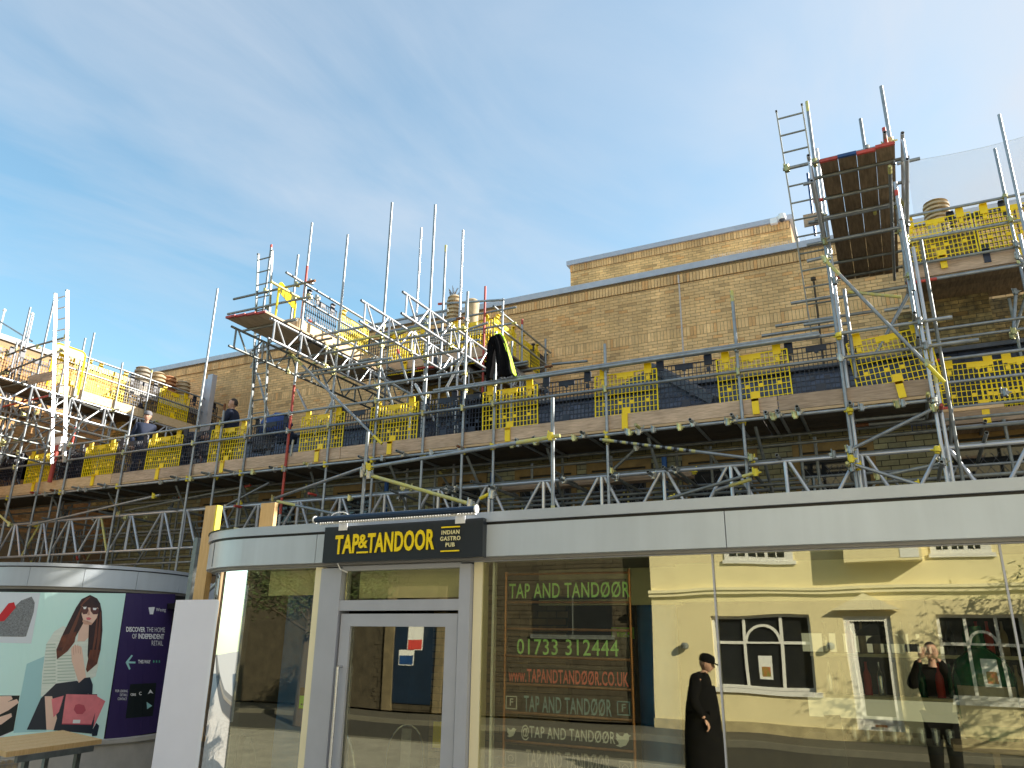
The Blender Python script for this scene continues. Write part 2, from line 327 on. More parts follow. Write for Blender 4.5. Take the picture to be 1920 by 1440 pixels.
# ================================================================= brick laying
def tint(base, var, rnd=random):
    k = 1+rnd.uniform(-var, var); h = rnd.uniform(-.5, .5)*var
    t = [base[0]*k*(1+h*.3), base[1]*k, base[2]*k*(1-h*.6)]
    q = rnd.random()
    if q < .05: t = [c*.74 for c in t]
    elif q < .13: t = [t[0]*1.0, t[1]*.87, t[2]*.76]
    elif q < .20: t = [c*1.16 for c in t]
    return tuple(t)
def brick_wall(parent, o, ud, width, z0, z1, nrm, matn, mort, base=(1, 1, 1), var=.10, L=.215, Hh=.065, J=.010, single=0, rank=None, holes=(), soldiers=(), proud=.008, topslope=None, name='brick', keep=None):
    """real bricks proud of a recessed mortar bed, origin o (xy), along ud, outward normal nrm"""
    ud, nrm = Vector(ud), Vector(nrm); o = Vector((o[0], o[1], 0)); cells = []
    z = z0; row = 0
    sold = sorted(soldiers)
    while z < z1-.02:
        s_here = None
        for s0 in sold:
            if abs(z-s0) < (Hh+J)*.5: s_here = s0
        if s_here is not None:
            x = 0
            while x < width-.02: cells.append((x, min(x+Hh, width), z, z+L, 1)); x += Hh+J
            z += L+J; row += 1; continue
        x = -((row % 2)*(L+J)/2)
        while x < width-.02:
            a, b = max(x, 0), min(x+L, width)
            if b-a > .03: cells.append((a, b, z, min(z+Hh, z1), 0))
            x += L+J
        z += Hh+J; row += 1
    def hole(c):
        for hx0, hx1, hz0, hz1 in holes:
            if c[1] > hx0 and c[0] < hx1 and c[3] > hz0 and c[2] < hz1: return True
        if topslope and topslope(c): return True
        return keep is not None and not keep(c)
    cut = []
    for c in cells:
        ps = [c]
        for hx0, hx1, hz0, hz1 in holes:
            nx_ = []
            for q in ps:
                if q[1] > hx0 and q[0] < hx1 and q[3] > hz0+.001 and q[2] < hz1-.03:
                    if q[0] < hx0-.03: nx_.append((q[0], hx0-.004, q[2], q[3], q[4]))
                    if q[1] > hx1+.03: nx_.append((hx1+.004, q[1], q[2], q[3], q[4]))
                else: nx_.append(q)
            ps = nx_
        cut += ps
    hs, holes = holes, ()
    cells = [c for c in cut if not hole(c)]
    if rank and single:
        cells.sort(key=rank)
    rnd = random.Random(len(cells))
    def geo(m, c, off=None):
        a, b, za, zb, _ = c; pr = proud+rnd.uniform(-.002, .002)
        p0, p1 = o+ud*a, o+ud*b
        if off is not None: p0 -= off; p1 -= off
        zo = 0 if off is None else off.z
        f0, f1 = p0+nrm*pr, p1+nrm*pr
        za_, zb_ = za-(0 if off is None else 0), zb
        pts = [V(p0.x, p0.y, p0.z+za_), V(p1.x, p1.y, p1.z+za_), V(p1.x, p1.y, p1.z+zb_), V(p0.x, p0.y, p0.z+zb_), V(f0.x, f0.y, f0.z+za_), V(f1.x, f1.y, f1.z+za_), V(f1.x, f1.y, f1.z+zb_), V(f0.x, f0.y, f0.z+zb_)]
        m.add(pts, [(4, 5, 6, 7), (0, 1, 5, 4), (1, 2, 6, 5), (2, 3, 7, 6), (3, 0, 4, 7)])
    variants = {}
    for c in cells[:single]:
        key = (round(c[1]-c[0], 3), round(c[3]-c[2], 3), rnd.randrange(14))
        off = o+ud*c[0]+V(0, 0, c[2])
        if key not in variants:
            m = M(); m.tint = tint(base, var, rnd); geo(m, c, off)
            ob = build(name, m, matn, parent=parent, origin=(0, 0, 0), link=True); variants[key] = ob.data
        else:
            ob = bpy.data.objects.new(name, variants[key]); C.objects.link(ob); ob.parent = parent
        ob.location = off-parent.location
    m = M()
    for c in cells[single:]: m.tint = tint(base, var, rnd); geo(m, c)
    if m.f:
        ob = build(name+'work', m, matn, parent=parent); ob['kind'] = 'stuff'
CAMP = V(0, 0, EYE)
def vis_rank(o, ud, lim=None):
    o_ = Vector((o[0], o[1], 0)); ud_ = Vector(ud)
    def f(c):
        p = o_+ud_*c[0]+V(0, 0, c[2]); d = (p-CAMP).length
        if lim and not (lim[0] < p.x < lim[1] and lim[2] < p.z < lim[3]): d += 500
        return d
    return f
# ================================================================= main yellow brick building
YW = 16.0
b = thing('brick_building', 'long yellow brick building with grey coping behind the scaffolding', 'building', (-8, YW, 0))
m = M(); m.box(-24.5, 4.5, YW, YW+3.0, 0, 10.02); build('wall', m, 'mortar', b)
sol = [8.41, 9.72]
brick_wall(b, (-24.5, YW), (1, 0, 0), 29.0, 5.2, 9.72, (0, -1, 0), 'brick', 'mortar', soldiers=[5.2+.075*round((8.41-5.2)/.075)], single=290, rank=vis_rank((-24.5, YW), (1, 0, 0), (-3.6, -.7, 6.9, 9.7)))
m = M(); m.v = []
rnd = random.Random(3); x = -24.5
while x < 4.5:       # soldier course under the coping, standing proud
    m.tint = tint((.97, .95, .95), .12, rnd); m.box(x, x+.065, YW-.035, YW, 9.745, 9.96, skip=(5,)); x += .075
o = build('soldier_course', m, 'brick', b); o['kind'] = 'stuff'
m = M(); m.box(-24.6, 4.6, YW-.09, YW+3.0, 10.02, 10.17); build('coping', m, 'coping', b)
m = M(); m.box(-3.70, -3.665, YW-.014, YW, 7.2, 9.73); m.box(-3.70, -3.665, YW-.041, YW-.0355, 9.74, 9.95); build('movement_joint', m, 'joint_mastic', b)
m = M()
for i in range(46):
    x = -2.9+i*.045+random.uniform(-.01, .01)
    for k in (-1, 0, 1): m.tube((x, YW-.05, 10.17), (x+k*.02, YW-.05+random.uniform(-.04, .04), 10.27), .0016, 4, False)
build('bird_spikes', m, 'coping', b)
# upper block set back
b2 = thing('rooftop_block', 'taller set-back yellow brick block rising above the main parapet', 'building', (-4.5, 19, 0))
m = M(); m.box(-7.55, -1.38, 19, 23, 9, 12.42); build('wall', m, 'mortar', b2)
brick_wall(b2, (-7.55, 19), (1, 0, 0), 6.17, 10.3, 12.2, (0, -1, 0), 'brick', 'mortar', base=(1.05, 1.02, .92), single=120, rank=vis_rank((-7.55, 19), (1, 0, 0), (-5.5, -1.6, 10.9, 12.3)))
m = M(); x = -7.55
while x < -1.42: m.tint = tint((1, .95, .9), .12, rnd); m.box(x, x+.065, 18.965, 19, 12.215, 12.42, skip=(5,)); x += .075
o = build('soldier_course', m, 'brick', b2); o['kind'] = 'stuff'
m = M(); m.box(-7.64, -1.30, 18.9, 23, 12.42, 12.56); build('coping', m, 'coping', b2)
# cctv camera on the parapet of the block
cc = atY(1465, 412, 18.86); t = thing('cctv_camera', 'white dome security camera on a bracket below the upper parapet', 'security camera', cc)
m = M(); m.box(cc.x-.28, cc.x-.10, 18.86, 18.97, cc.z-.05, cc.z+.10); m.tube((cc.x-.1, 18.80, cc.z+.06), (cc.x+.02, 18.75, cc.z+.07), .03, 8, False); build('bracket', m, 'white_plastic', t)
m = M(); m.lathe((cc.x+.03, 18.72, cc.z-.06), [(.03, .16), (.09, .13), (.105, .06), (.105, 0), (.09, -.02)], 14); build('housing', m, 'white_plastic', t, smooth=True)
m = M(); m.lathe((cc.x+.03, 18.72, cc.z-.13), [(.01, -.01), (.05, .0), (.075, .03), (.082, .06)], 14); build('dome', m, 'tinted_dome', t, smooth=True)
# ================================================================= left wing, sunlit side wall facing the camera's right
XW = -21.0
b = thing('side_wing', 'sunlit buff brick side wing at the far left behind scaffolding', 'building', (XW, 12, 0))
m = M(); m.box(XW-6, XW, 4, 15.95, 0, 9.45); build('wall', m, 'mortar', b)
brick_wall(b, (XW, 4), (0, 1, 0), 11.95, 4.5, 9.3, (1, 0, 0), 'brick_wing', 'mortar', single=0, var=.16)
m = M(); m.box(XW-6, XW+.06, 3.95, 15.93, 9.45, 9.60); build('coping', m, 'coping_white', b)
m = M(); m.box(XW, XW+.12, 4, 15.9, 6.35, 6.50); build('ledge', m, 'coping_white', b)
# ================================================================= old Victorian building under the scaffold
YG = 12.9
b = thing('victorian_building', 'old glazed-brick building with slate roof and stone-framed windows under the scaffold', 'building', (-5, YG, 0))
wins = [(-6.2, -5.15), (-4.75, -3.75), (-3.0, -1.95), (-7.9, -7.0), (-1.2, -.2), (.9, 1.9), (-10.5, -9.6), (-12.6, -11.6), (-14.4, -13.6)]
m = M(); m.box(-17.5, 5, YG, YG+.4, 0, 5.2); build('wall', m, 'mortar_dark', b)
brick_wall(b, (-17.5, YG), (1, 0, 0), 22.5, 3.0, 5.18, (0, -1, 0), 'brick_glazed', 'mortar_dark', var=.16, L=.235, Hh=.077, J=.013, single=280,
           rank=vis_rank((-17.5, YG), (1, 0, 0), (-5.2, .2, 4.2, 5.2)), holes=[(a+17.5-.10, c+17.5+.10, 0, 4.98) for a, c in wins])
for a, c in wins:
    m = M(); m.box(a-.1, a, YG-.03, YG, 3.0, 4.98); m.box(c, c+.1, YG-.03, YG, 3.0, 4.98); m.box(a, c, YG-.03, YG, 4.84, 4.98); m.box(a, c, YG-.02, YG, 4.70, 4.80)
    m.box(a-.14, c+.14, YG-.05, YG-.03, 4.99, 5.03)
    f = build('window', m, 'ochre_stone', b); f['_o'] = list(b.location)
    m = M(); m.box(a+.05, c-.05, YG-.012, YG-.004, 3.0, 4.66); m.cur = 0; pn = build('pane', m, 'glass_dark', f, origin=b.location)
    m = M(); n_ = 5
    for k in range(-3, 9):       # leaded diamonds
        x0 = a+.05+k*.16
        for s_ in (1, -1):
            p, q = V(x0, YG-.016, 3.2), V(x0+s_*.9, YG-.016, 4.6)
            if s_ < 0: p, q = V(x0+.9, YG-.016, 3.2), V(x0, YG-.016, 4.6)
            lo, hi = a+.05, c-.05
            d = q-p; ts = sorted([(lo-p.x)/d.x, (hi-p.x)/d.x]); t0, t1 = max(0, ts[0]), min(1, ts[1])
            if t1-t0 > .05: m.beam(p+d*t0, p+d*t1, .008, .008)
    build('leading', m, 'lead', f, origin=b.location)
m = M(); m.box(.6, 4.8, 15.2, 15.5, 5.0, 7.9); build('gable_core', m, 'mortar_dark', b)
brick_wall(b, (.6, 15.2), (1, 0, 0), 4.2, 5.0, 7.9, (0, -1, 0), 'brick_old', 'mortar_dark', var=.3, name='gable_brick')
# drainpipes
for x in (-6.75, -3.4, -9.2): m = M(); m.tube((x, YG-.07, 0), (x, YG-.07, 5.0), .045, 10, False); build('drainpipe', m, 'blue_wall', b, smooth=True)
m = M(); m.box(-17.5, 5, YG-.26, YG-.12, 5.12, 5.24); build('gutter', m, 'black', b)
# slate roof: real slates, lower edge lifted
RS = 1.45
def roofz(y): return 5.26+(y-12.66)*.98
m = M(); m.add([(-17.5, 12.66, 5.24), (5, 12.66, 5.24), (5, 14.0, roofz(14.0)-.03), (-17.5, 14.0, roofz(14.0)-.03), (5, 15.3, 5.3), (-17.5, 15.3, 5.3)], [(0, 1, 2, 3), (3, 2, 4, 5)]); build('roof', m, 'lead', b)
cells = []; y = 12.62; row = 0
while y < 13.95:
    x = -17.5+(row % 2)*.13
    while x < 5: cells.append((x, y)); x += .26
    y += .135; row += 1
def sl_rank(c):
    d = (V(c[0], c[1], roofz(c[1]))-CAMP).length
    return d+(0 if -6 < c[0] < 2 else 500)
cells.sort(key=sl_rank); rnd = random.Random(9)
def slate_geo(m, x, y, off=V(0, 0, 0)):
    w_ = .252; l = .25; z = roofz(y); j = rnd.uniform(0, .008)
    p = [V(x, y, z+.022+j), V(x+w_, y, z+.022+j*.5), V(x+w_, y+l, roofz(y+l)+.004), V(x, y+l, roofz(y+l)+.004)]
    p = [q-off for q in p]; q = [a+V(0, .006, -.014) for a in p]
    m.add(p+q, [(0, 1, 2, 3), (0, 4, 5, 1), (1, 5, 6, 2), (0, 3, 7, 4)])
sv = []
for i, (x, y) in enumerate(cells[:290]):
    off = V(x, y, roofz(y))
    if len(sv) < 16:
        m = M(); m.tint = tint((1, 1, 1), .3, rnd); slate_geo(m, x, y, off); ob = build('slate', m, 'slate', b, origin=(0, 0, 0)); sv.append(ob.data)
    else: ob = bpy.data.objects.new('slate', rnd.choice(sv)); C.objects.link(ob); ob.parent = b
    ob.location = off-b.location
m = M()
for x, y in cells[290:]: m.tint = tint((1, 1, 1), .3, rnd); slate_geo(m, x, y)
o = build('slatework', m, 'slate', b); o['kind'] = 'stuff'
m = M(); m.beam((-17.5, 14.0, roofz(14)+.03), (5, 14.0, roofz(14)+.03), .22, .07); build('ridge', m, 'lead', b)
# raking lead verge of a cross gable showing above the slates
p, q = atY(1222, 688, 14.2), atY(1345, 752, 13.5)
m = M(); m.beam(p, q, .3, .16); build('verge', m, 'lead', b)
m = M(); m.prism([p, q, V(p.x-.5, 14.0, 6.0), V(p.x-1.6, 14.2, p.z-.7)], (0, .15, 0)); build('cross_gable', m, 'slate', b)
# ================================================================= chimney stacks with louvred pots
def pot(parent, c, r, h, matn, rings=5):
    m = M(); prof = [(r*1.12, 0), (r*1.12, h*.12), (r*.95, h*.14)]
    z0 = h*.42
    prof += [(r*.92, z0)]
    for k in range(rings):
        z = z0+(h*.52)*k/rings; d = h*.52/rings
        prof += [(r*1.1, z), (r*1.1, z+d*.45), (r*.78, z+d*.5), (r*.78, z+d*.95)]
    prof += [(r*1.02, h*.95), (r*.7, h)]
    m.lathe(c, prof, 18); return build('chimney_pot', m, matn, parent, smooth=True)
def stack(label, x0, x1, y0, y1, z0, z1, pots, base=(1, 1, 1), single=0, matn='brick_old'):
    t = thing('chimney_stack', label, 'chimney', ((x0+x1)/2, (y0+y1)/2, z0), 'chimney stacks')
    m = M(); m.box(x0, x1, y0, y1, z0, z1); build('stack_core', m, 'mortar_dark', t)
    brick_wall(t, (x0, y0), (1, 0, 0), x1-x0, z0, z1, (0, -1, 0), matn, 'mortar_dark', base=base, var=.3, single=single)
    brick_wall(t, (x1, y0), (0, 1, 0), y1-y0, z0, z1, (1, 0, 0), matn, 'mortar_dark', base=base, var=.3)
    brick_wall(t, (x0, y1), (0, -1, 0), y1-y0, z0, z1, (-1, 0, 0), matn, 'mortar_dark', base=base, var=.3)
    m = M(); m.box(x0-.06, x1+.06, y0-.06, y1+.06, z1, z1+.12); build('cap', m, 'concrete', t)
    for (px, py, r, h, mn, ri) in pots: pot(t, V(px, py, z1+.12), r, h, mn, ri)
    return t
a = atY(846, 605, 14.3); d = atY(870, 600, 14.3)
ct = stack('old brick chimney stack with two buff pots behind the middle scaffold deck', -9.5, -7.6, 14.1, 14.9, 5.4, 8.45,
      [(a.x, 14.4, .16, 1.15, 'clay_buff', 6), (d.x+.12, 14.45, .17, .98, 'clay_buff', 0)], base=(1.3, 1.3, .9), single=60)
c0 = atY(845, 570, 14.3)
tw = M(); rnd = random.Random(4)
for k in range(16):
    p = V(a.x+rnd.uniform(-.1, .1), 14.4+rnd.uniform(-.08, .08), 9.7); tw.tube(p, p+V(rnd.uniform(-.12, .12), rnd.uniform(-.1, .1), rnd.uniform(.12, .3)), .006, 4, False)
tag(build('twig_nest', tw, 'bark'), 'small tuft of twigs growing from the louvred buff chimney pot', 'plant')
a = atY(1765, 440, 14.4)
stack('dark old brick chimney stack behind the right-hand scaffold', .95, 1.95, 14.1, 14.9, 5.0, 8.75, [(a.x, 14.45, .2, .80, 'clay_buff', 5)], single=80)
pp = []
for x, y, k in [(268, 697, 'clay_grey'), (297, 703, 'clay_buff'), (317, 711, 'terracotta'), (344, 719, 'clay_buff')]:
    q = atX(x, y, -18.65); pp.append((-18.65, q.y, .2, .86, k, 4))
stack('buff brick chimney stack with four louvred pots near the left wing', -19.0, -18.3, 13.3, 15.7, 5.0, 8.2, pp, base=(2.0, 1.9, 1.6))
# pale metal flue standing by the second workman
p = atY(395, 712, 15.4); m = M(); m.box(p.x-.22, p.x-.03, 15.3, 15.45, 6.0, p.z); m.box(p.x, p.x+.2, 15.28, 15.45, 6.0, p.z+.12)
tag(build('metal_flue', m, 'coping'), 'pale grey twin metal flue against the brick wall at left', 'flue')
# far aerial masts beyond the left wing
for u_, v_, lb in ((8, 583, 'thin white aerial pole with ball tip at the far left edge'), (60, 590, 'white antenna mast standing behind the left wing parapet')):
    p = atY(u_, v_, 22); m = M(); m.tube((p.x, 22, 6), (p.x, 22, p.z), .05, 8, False)
    m.lathe((p.x, 22, p.z-.05), [(.03, 0), (.09, .05), (.09, .12), (.02, .18)], 10)
    if u_ == 60:
        for k in range(4): m.box(p.x-.14, p.x-.05, 21.95, 22.05, p.z-.9-k*.35, p.z-.65-k*.35)
    tag(build('aerial_mast', m, 'white_plastic', smooth=True), lb, 'antenna', 'aerial masts beyond the left wing')
# ================================================================= the pub: glazed front, curved corner, metal fascia
YP, XC, RC = 5.5, -5.45, 1.0          # glass plane, corner arc centre (XC, YP+RC)
XE = 3.2
def arc_pts(off, n=14, back=3.5):      # plan outline from the far right along the front, round the corner, and back; off>0 is outwards
    P = [(XE, YP-off), (XC, YP-off)]
    for i in range(1, n+1):
        a = math.pi*1.5-math.pi/2*i/n; P.append((XC+(RC+off)*math.cos(a), YP+RC+(RC+off)*math.sin(a)))
    P.append((XC-RC-off, YP+RC+back)); return P
def band(m, o0, o1, z0, z1, i0=0, i1=None, n=14):
    A, B = arc_pts(o0, n)[i0:i1], arc_pts(o1, n)[i0:i1]; k = len(A)
    vs = [(x, y, z0) for x, y in A]+[(x, y, z0) for x, y in B]+[(x, y, z1) for x, y in A]+[(x, y, z1) for x, y in B]
    fs = []
    for i in range(k-1):
        fs += [(i, i+1, k+i+1, k+i), (2*k+i+1, 2*k+i, 3*k+i, 3*k+i+1), (k+i, k+i+1, 3*k+i+1, 3*k+i), (i+1, i, 2*k+i, 2*k+i+1)]
    fs += [(0, k, 3*k, 2*k), (k-1, 2*k-1+0, 4*k-1, 3*k-1)]
    m.add(vs, fs)
pub = thing('pub_building', 'glass-fronted single-storey pub with grey metal fascia and curved corner', 'building', (-2, YP+2, .1))
ZF0, ZF1 = 2.50, 2.77
m = M(); m.holes = False; band(m, -.02, .10, ZF0+.025, ZF1, 1); fa = build('fascia', m, 'fascia', pub, smooth=True); fa['_o'] = list(pub.location)
for x0, x1 in ((XC+.0, -4.58), (-4.575, -3.0), (-2.996, -1.03), (-1.026, 1.2), (1.204, XE)):
    m = M(); m.box(x0, x1-.002, YP-.104, YP+.02, ZF0+.025, ZF1); build('fascia_panel', m, 'fascia', pub)
for k in (4, 9):                      # vertical seams on the curve
    a = math.pi*1.5-math.pi/2*k/14; c_ = V(XC+(RC+.101)*math.cos(a), YP+RC+(RC+.101)*math.sin(a), 0)
    m = M(); m.tube(c_+V(0, 0, ZF0+.04), c_+V(0, 0, ZF1), .004, 6, False); build('seam', m, 'frame_dark', pub)
m = M(); band(m, -.05, .085, ZF1, ZF1+.022, 0); build('shadow_gap', m, 'frame_dark', pub)
m = M(); band(m, -.2, .115, ZF1+.022, ZF1+.10, 0); build('fascia_cap', m, 'fascia_top', pub, smooth=True)
m = M(); band(m, -.16, .125, ZF1+.10, ZF1+.112, 2); build('moss_edge', m, 'moss', pub)
m = M(); band(m, -.10, .05, ZF0+.003, ZF0+.025, 0); build('soffit_trim', m, 'fascia_trim', pub, smooth=True)
m = M(); band(m, -.10, .012, ZF0-.006, ZF0+.002, 0); build('head_frame', m, 'frame_grey', pub, smooth=True)
m = M(); m.box(XC, XE, YP+.1, YP+4.4, 2.62, 2.70); m.box(XC-RC+.1, XC, YP+RC, YP+4.4, 2.62, 2.70); build('flat_roof', m, 'roof_felt', pub)
m = M(); m.box(XC, XE, YP+.12, YP+4.2, 2.505, 2.54); m.box(XC-RC+.1, XC, YP+RC, YP+4.2, 2.505, 2.54); build('ceiling', m, 'int_ceiling', pub)
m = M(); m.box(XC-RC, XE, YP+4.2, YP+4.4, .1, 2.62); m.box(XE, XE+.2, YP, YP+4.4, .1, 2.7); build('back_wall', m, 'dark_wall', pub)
def wedge(m, z0, z1, off=-.1):
    P = [(XC, YP+RC)]+[(XC+(RC+off)*math.cos(math.pi*1.5-math.pi/2*i/10), YP+RC+(RC+off)*math.sin(math.pi*1.5-math.pi/2*i/10)) for i in range(11)]
    m.prism([(x, y, z0) for x, y in P], (0, 0, z1-z0))
m = M(); wedge(m, 2.62, 2.70); build('roof_corner', m, 'roof_felt', pub); m = M(); wedge(m, 2.505, 2.54); build('ceiling_corner', m, 'int_ceiling', pub); m = M(); wedge(m, .09, .12); build('floor_corner', m, 'int_floor', pub)
m = M(); m.box(XC-RC+.03, XC-RC+.10, YP+RC+.02, YP+4.2, .1, 2.62); build('light_block_wall', m, 'dark_wall', pub)  # solid dark wall added behind the side glass to keep daylight out
m = M(); m.box(-5.0, -3.3, YP+2.6, YP+2.7, .1, 2.50); pw = build('inner_wall', m, 'mortar_dark', pub)
brick_wall(pub, (-5.0, YP+2.6), (1, 0, 0), 1.7, .2, 2.4, (0, -1, 0), 'int_brick', 'mortar_dark', var=.4)
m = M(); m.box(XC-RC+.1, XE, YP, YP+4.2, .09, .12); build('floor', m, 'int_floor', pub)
# glazing sheets, each a pane of its own
ZG0, ZG1 = .16, ZF0-.007
def pane(x0, x1, z0=ZG0, z1=ZG1, y=YP):
    m = M(); m.box(x0, x1, y, y+.012, z0, z1); build('pane', m, 'glass', pub)
pane(-5.44, -4.62)
for x0, x1 in ((-3.02, -1.155), (-1.147, .56), (.568, 2.2), (2.21, XE)): pane(x0, x1)
for i0, i1 in ((1, 7), (7, 12), (12, 16)):
    m = M(); band(m, -.012, 0, ZG0, ZG1, i0, i1); build('curved_pane', m, 'glass_clear', pub, smooth=True)
m = M(); m.box(XC-RC, XE, YP-.06, YP+.08, .05, ZG0); build('sill', m, 'frame_grey', pub)
for x in (-1.151, .564, 2.205): m = M(); m.box(x-.006, x+.006, YP-.012, YP+.02, ZG0, ZG1); build('glass_joint', m, 'frame_grey', pub)
m = M(); a = math.pi*1.5-math.pi/2*7/14
for k, aa in enumerate((3.2, 8.6)):
    a = math.pi*1.5-math.pi/2*aa/14; c_ = V(XC+(RC+.006)*math.cos(a), YP+RC+(RC+.006)*math.sin(a), 0); m.tube(c_+V(0, 0, ZG0), c_+V(0, 0, ZG1), .009 if k else .006, 6, False)
build('glass_joint', m, 'bark', pub)
for x0, x1, y0, y1, mn in ((-4.62, -4.54, YP-.03, YP+.1, 'cream_trim'), (-4.54, -4.32, YP-.05, YP+.1, 'frame_grey'), (-3.14, -3.04, YP-.06, YP+.1, 'frame_grey'), (-3.035, -2.96, YP-.012, YP+.1, 'cream_trim'), (-2.90, -2.88, YP+.05, YP+.09, 'white_frame')):
    m = M(); m.box(x0, x1, y0, y1, .1, ZF0-.02 if mn == 'frame_grey' else ZG1); build('mullion', m, mn, pub)
m = M(); m.box(-4.32, -3.14, YP-.045, YP+.06, 2.125, 2.21); m.box(-4.32, -3.14, YP-.04, YP+.06, 2.455, 2.492); build('transom', m, 'frame_grey', pub)
pane(-4.30, -3.15, 2.21, 2.455)
# roller blinds / bulkhead inside, behind the top of the glass
for x0, x1, zb, y in ((-5.3, -4.65, 2.27, YP+.14), (-4.26, -3.2, 2.235, YP+.14)):
    m = M(); m.box(x0, x1, y, y+.012, zb, 2.49); build('blind', m, 'blind', pub)
m = M(); m.box(-2.88, -1.62, YP+.9, YP+.96, 2.2, 2.50); m.box(-1.6, XE, YP+.7, YP+.76, 2.21, 2.50); build('bulkhead', m, 'blind', pub)
# door
dr = build('door', (lambda m: (m.box(-4.30, -4.20, YP-.03, YP+.03, .12, 2.10), m.box(-3.27, -3.16, YP-.03, YP+.03, .12, 2.10), m.box(-4.20, -3.27, YP-.03, YP+.03, 2.0, 2.10), m.box(-4.20, -3.27, YP-.03, YP+.03, .12, .35), m)[-1])(M()), 'frame_grey', pub)
m = M(); m.box(-4.20, -3.27, YP-.006, YP+.006, .35, 2.0); build('pane', m, 'glass', dr, origin=pub.location)
for yy, x in ((-.085, -4.235), (.085, -4.10)):
    m = M(); y = YP+yy; s_ = 1 if yy < 0 else 1
    xx = -4.25
    m.tube((xx, y, .75), (xx, y, 1.68), .014, 10, False); m.tube((xx, y, 1.68), (xx, YP, 1.68), .012, 8, False); m.tube((xx, y, .78), (xx, YP, .78), .012, 8, False); build('handle', m, 'steel', dr, origin=pub.location, smooth=True)
# stickers and notices
g_ = atY(578, 1312, YP+.03); t = thing('hygiene_sticker', 'green and black food rating sticker inside the left window', 'sticker', g_)
m = M(); m.box(g_.x-.085, g_.x+.085, YP+.018, YP+.022, g_.z-.07, g_.z+.03); build('green_panel', m, 'green_plastic', t)
m = M(); m.box(g_.x-.09, g_.x+.09, YP+.022, YP+.026, g_.z-.075, g_.z+.095); build('black_panel', m, 'black', t)
m = M()
for k in range(6): m.lathe((0, 0, 0), [(.009, 0), (.009, .002)], 8)
m = M()
for k in range(6): m.box(g_.x-.065+k*.022, g_.x-.053+k*.022, YP+.0165, YP+.0178, g_.z-.045, g_.z-.03)
build('rating_dot', m, 'black', t); text('rating', '5', .04, 'black', (g_.x+.065, YP+.016, g_.z-.03), (1, 0, 0), (0, 0, 1), t, .002)
g_ = atY(606, 1320, YP-.035); t = thing('award_sticker', 'small round cream sticker with an A on the cream mullion', 'sticker', g_)
m = M(); n = 14; m.prism([(g_.x+.035*math.cos(2*math.pi*i/n), YP-.034, g_.z+.035*math.sin(2*math.pi*i/n)) for i in range(n)], (0, .003, 0)); m.box(g_.x-.02, g_.x+.02, YP-.034, YP-.031, g_.z-.08, g_.z-.035); build('disc', m, 'sign_yellow', t)
m = M(); m.prism([(g_.x+.024*math.cos(2*math.pi*i/n), YP-.0365, g_.z+.024*math.sin(2*math.pi*i/n)) for i in range(n)], (0, .002, 0)); build('disc_centre', m, 'white', t)
text('letter', 'A', .035, 'black', (g_.x, YP-.038, g_.z), (1, 0, 0), (0, 0, 1), t, .001, ext=.0008)
# fascia sign
s0, s1 = atY(607, 1020, YP-.17).x, atY(905, 1010, YP-.17).x
zs0, zs1 = (atY(607, 1055, YP-.17).z+atY(905, 1044, YP-.17).z)/2, (atY(607, 989, YP-.17).z+atY(905, 971, YP-.17).z)/2
sg = thing('pub_sign', 'dark grey sign box reading TAP&TANDOOR in yellow letters above the door', 'sign', ((s0+s1)/2, YP-.14, zs0))
m = M(); m.box(s0, s1, YP-.17, YP-.106, zs0, zs1); build('panel', m, 'sign_panel', sg)
yt = YP-.178; zc = (zs0+zs1)/2; hs = (zs1-zs0)/.345
sw = (s1-s0)/298
textfit('lettering', 'TAP', 'sign_yellow', s0+25*sw, s0+73*sw, zc-hs*.098, zc+hs*.085, yt, sg, .028, spacing=1.06, tilt=.02)
textfit('lettering', '&', 'sign_yellow', s0+72*sw, s0+90*sw, zc-hs*.050, zc+hs*.082, yt, sg, .022)
textfit('lettering', 'TANDOOR', 'sign_yellow', s0+90*sw, s0+215*sw, zc-hs*.100, zc+hs*.090, yt, sg, .028, spacing=1.06, tilt=.01)
m = M(); m.box(s0+70*sw, s0+92*sw, yt-.006, yt+.004, zc-hs*.098, zc-hs*.082); build('underline', m, 'sign_yellow', sg)
xs = s0+243*sw
m = M(); m.box(xs-.085, xs+.085, yt-.004, yt+.004, zc+hs*.098, zc+hs*.11); m.box(xs-.085, xs+.085, yt-.004, yt+.004, zc-hs*.117, zc-hs*.105); build('rule', m, 'sign_yellow', sg)
for k, s_ in enumerate(('INDIAN', 'GASTRO', 'PUB')): text('lettering', s_, .052*hs, 'sign_cream', (xs, yt, zc+hs*(.055-k*.056)), (1, 0, 0), (0, 0, 1), sg, .001, ext=.003, spacing=1.18, sx=.95)
m = M(); q = V(s0+.11, YP-.10, zs0); m.tube(q, q+V(.02, .02, -.05), .006, 6, False); m.tube(q+V(.02, .02, -.05), q+V(.07, .06, -.075), .006, 6, False); build('cable', m, 'white_plastic', sg, smooth=True)
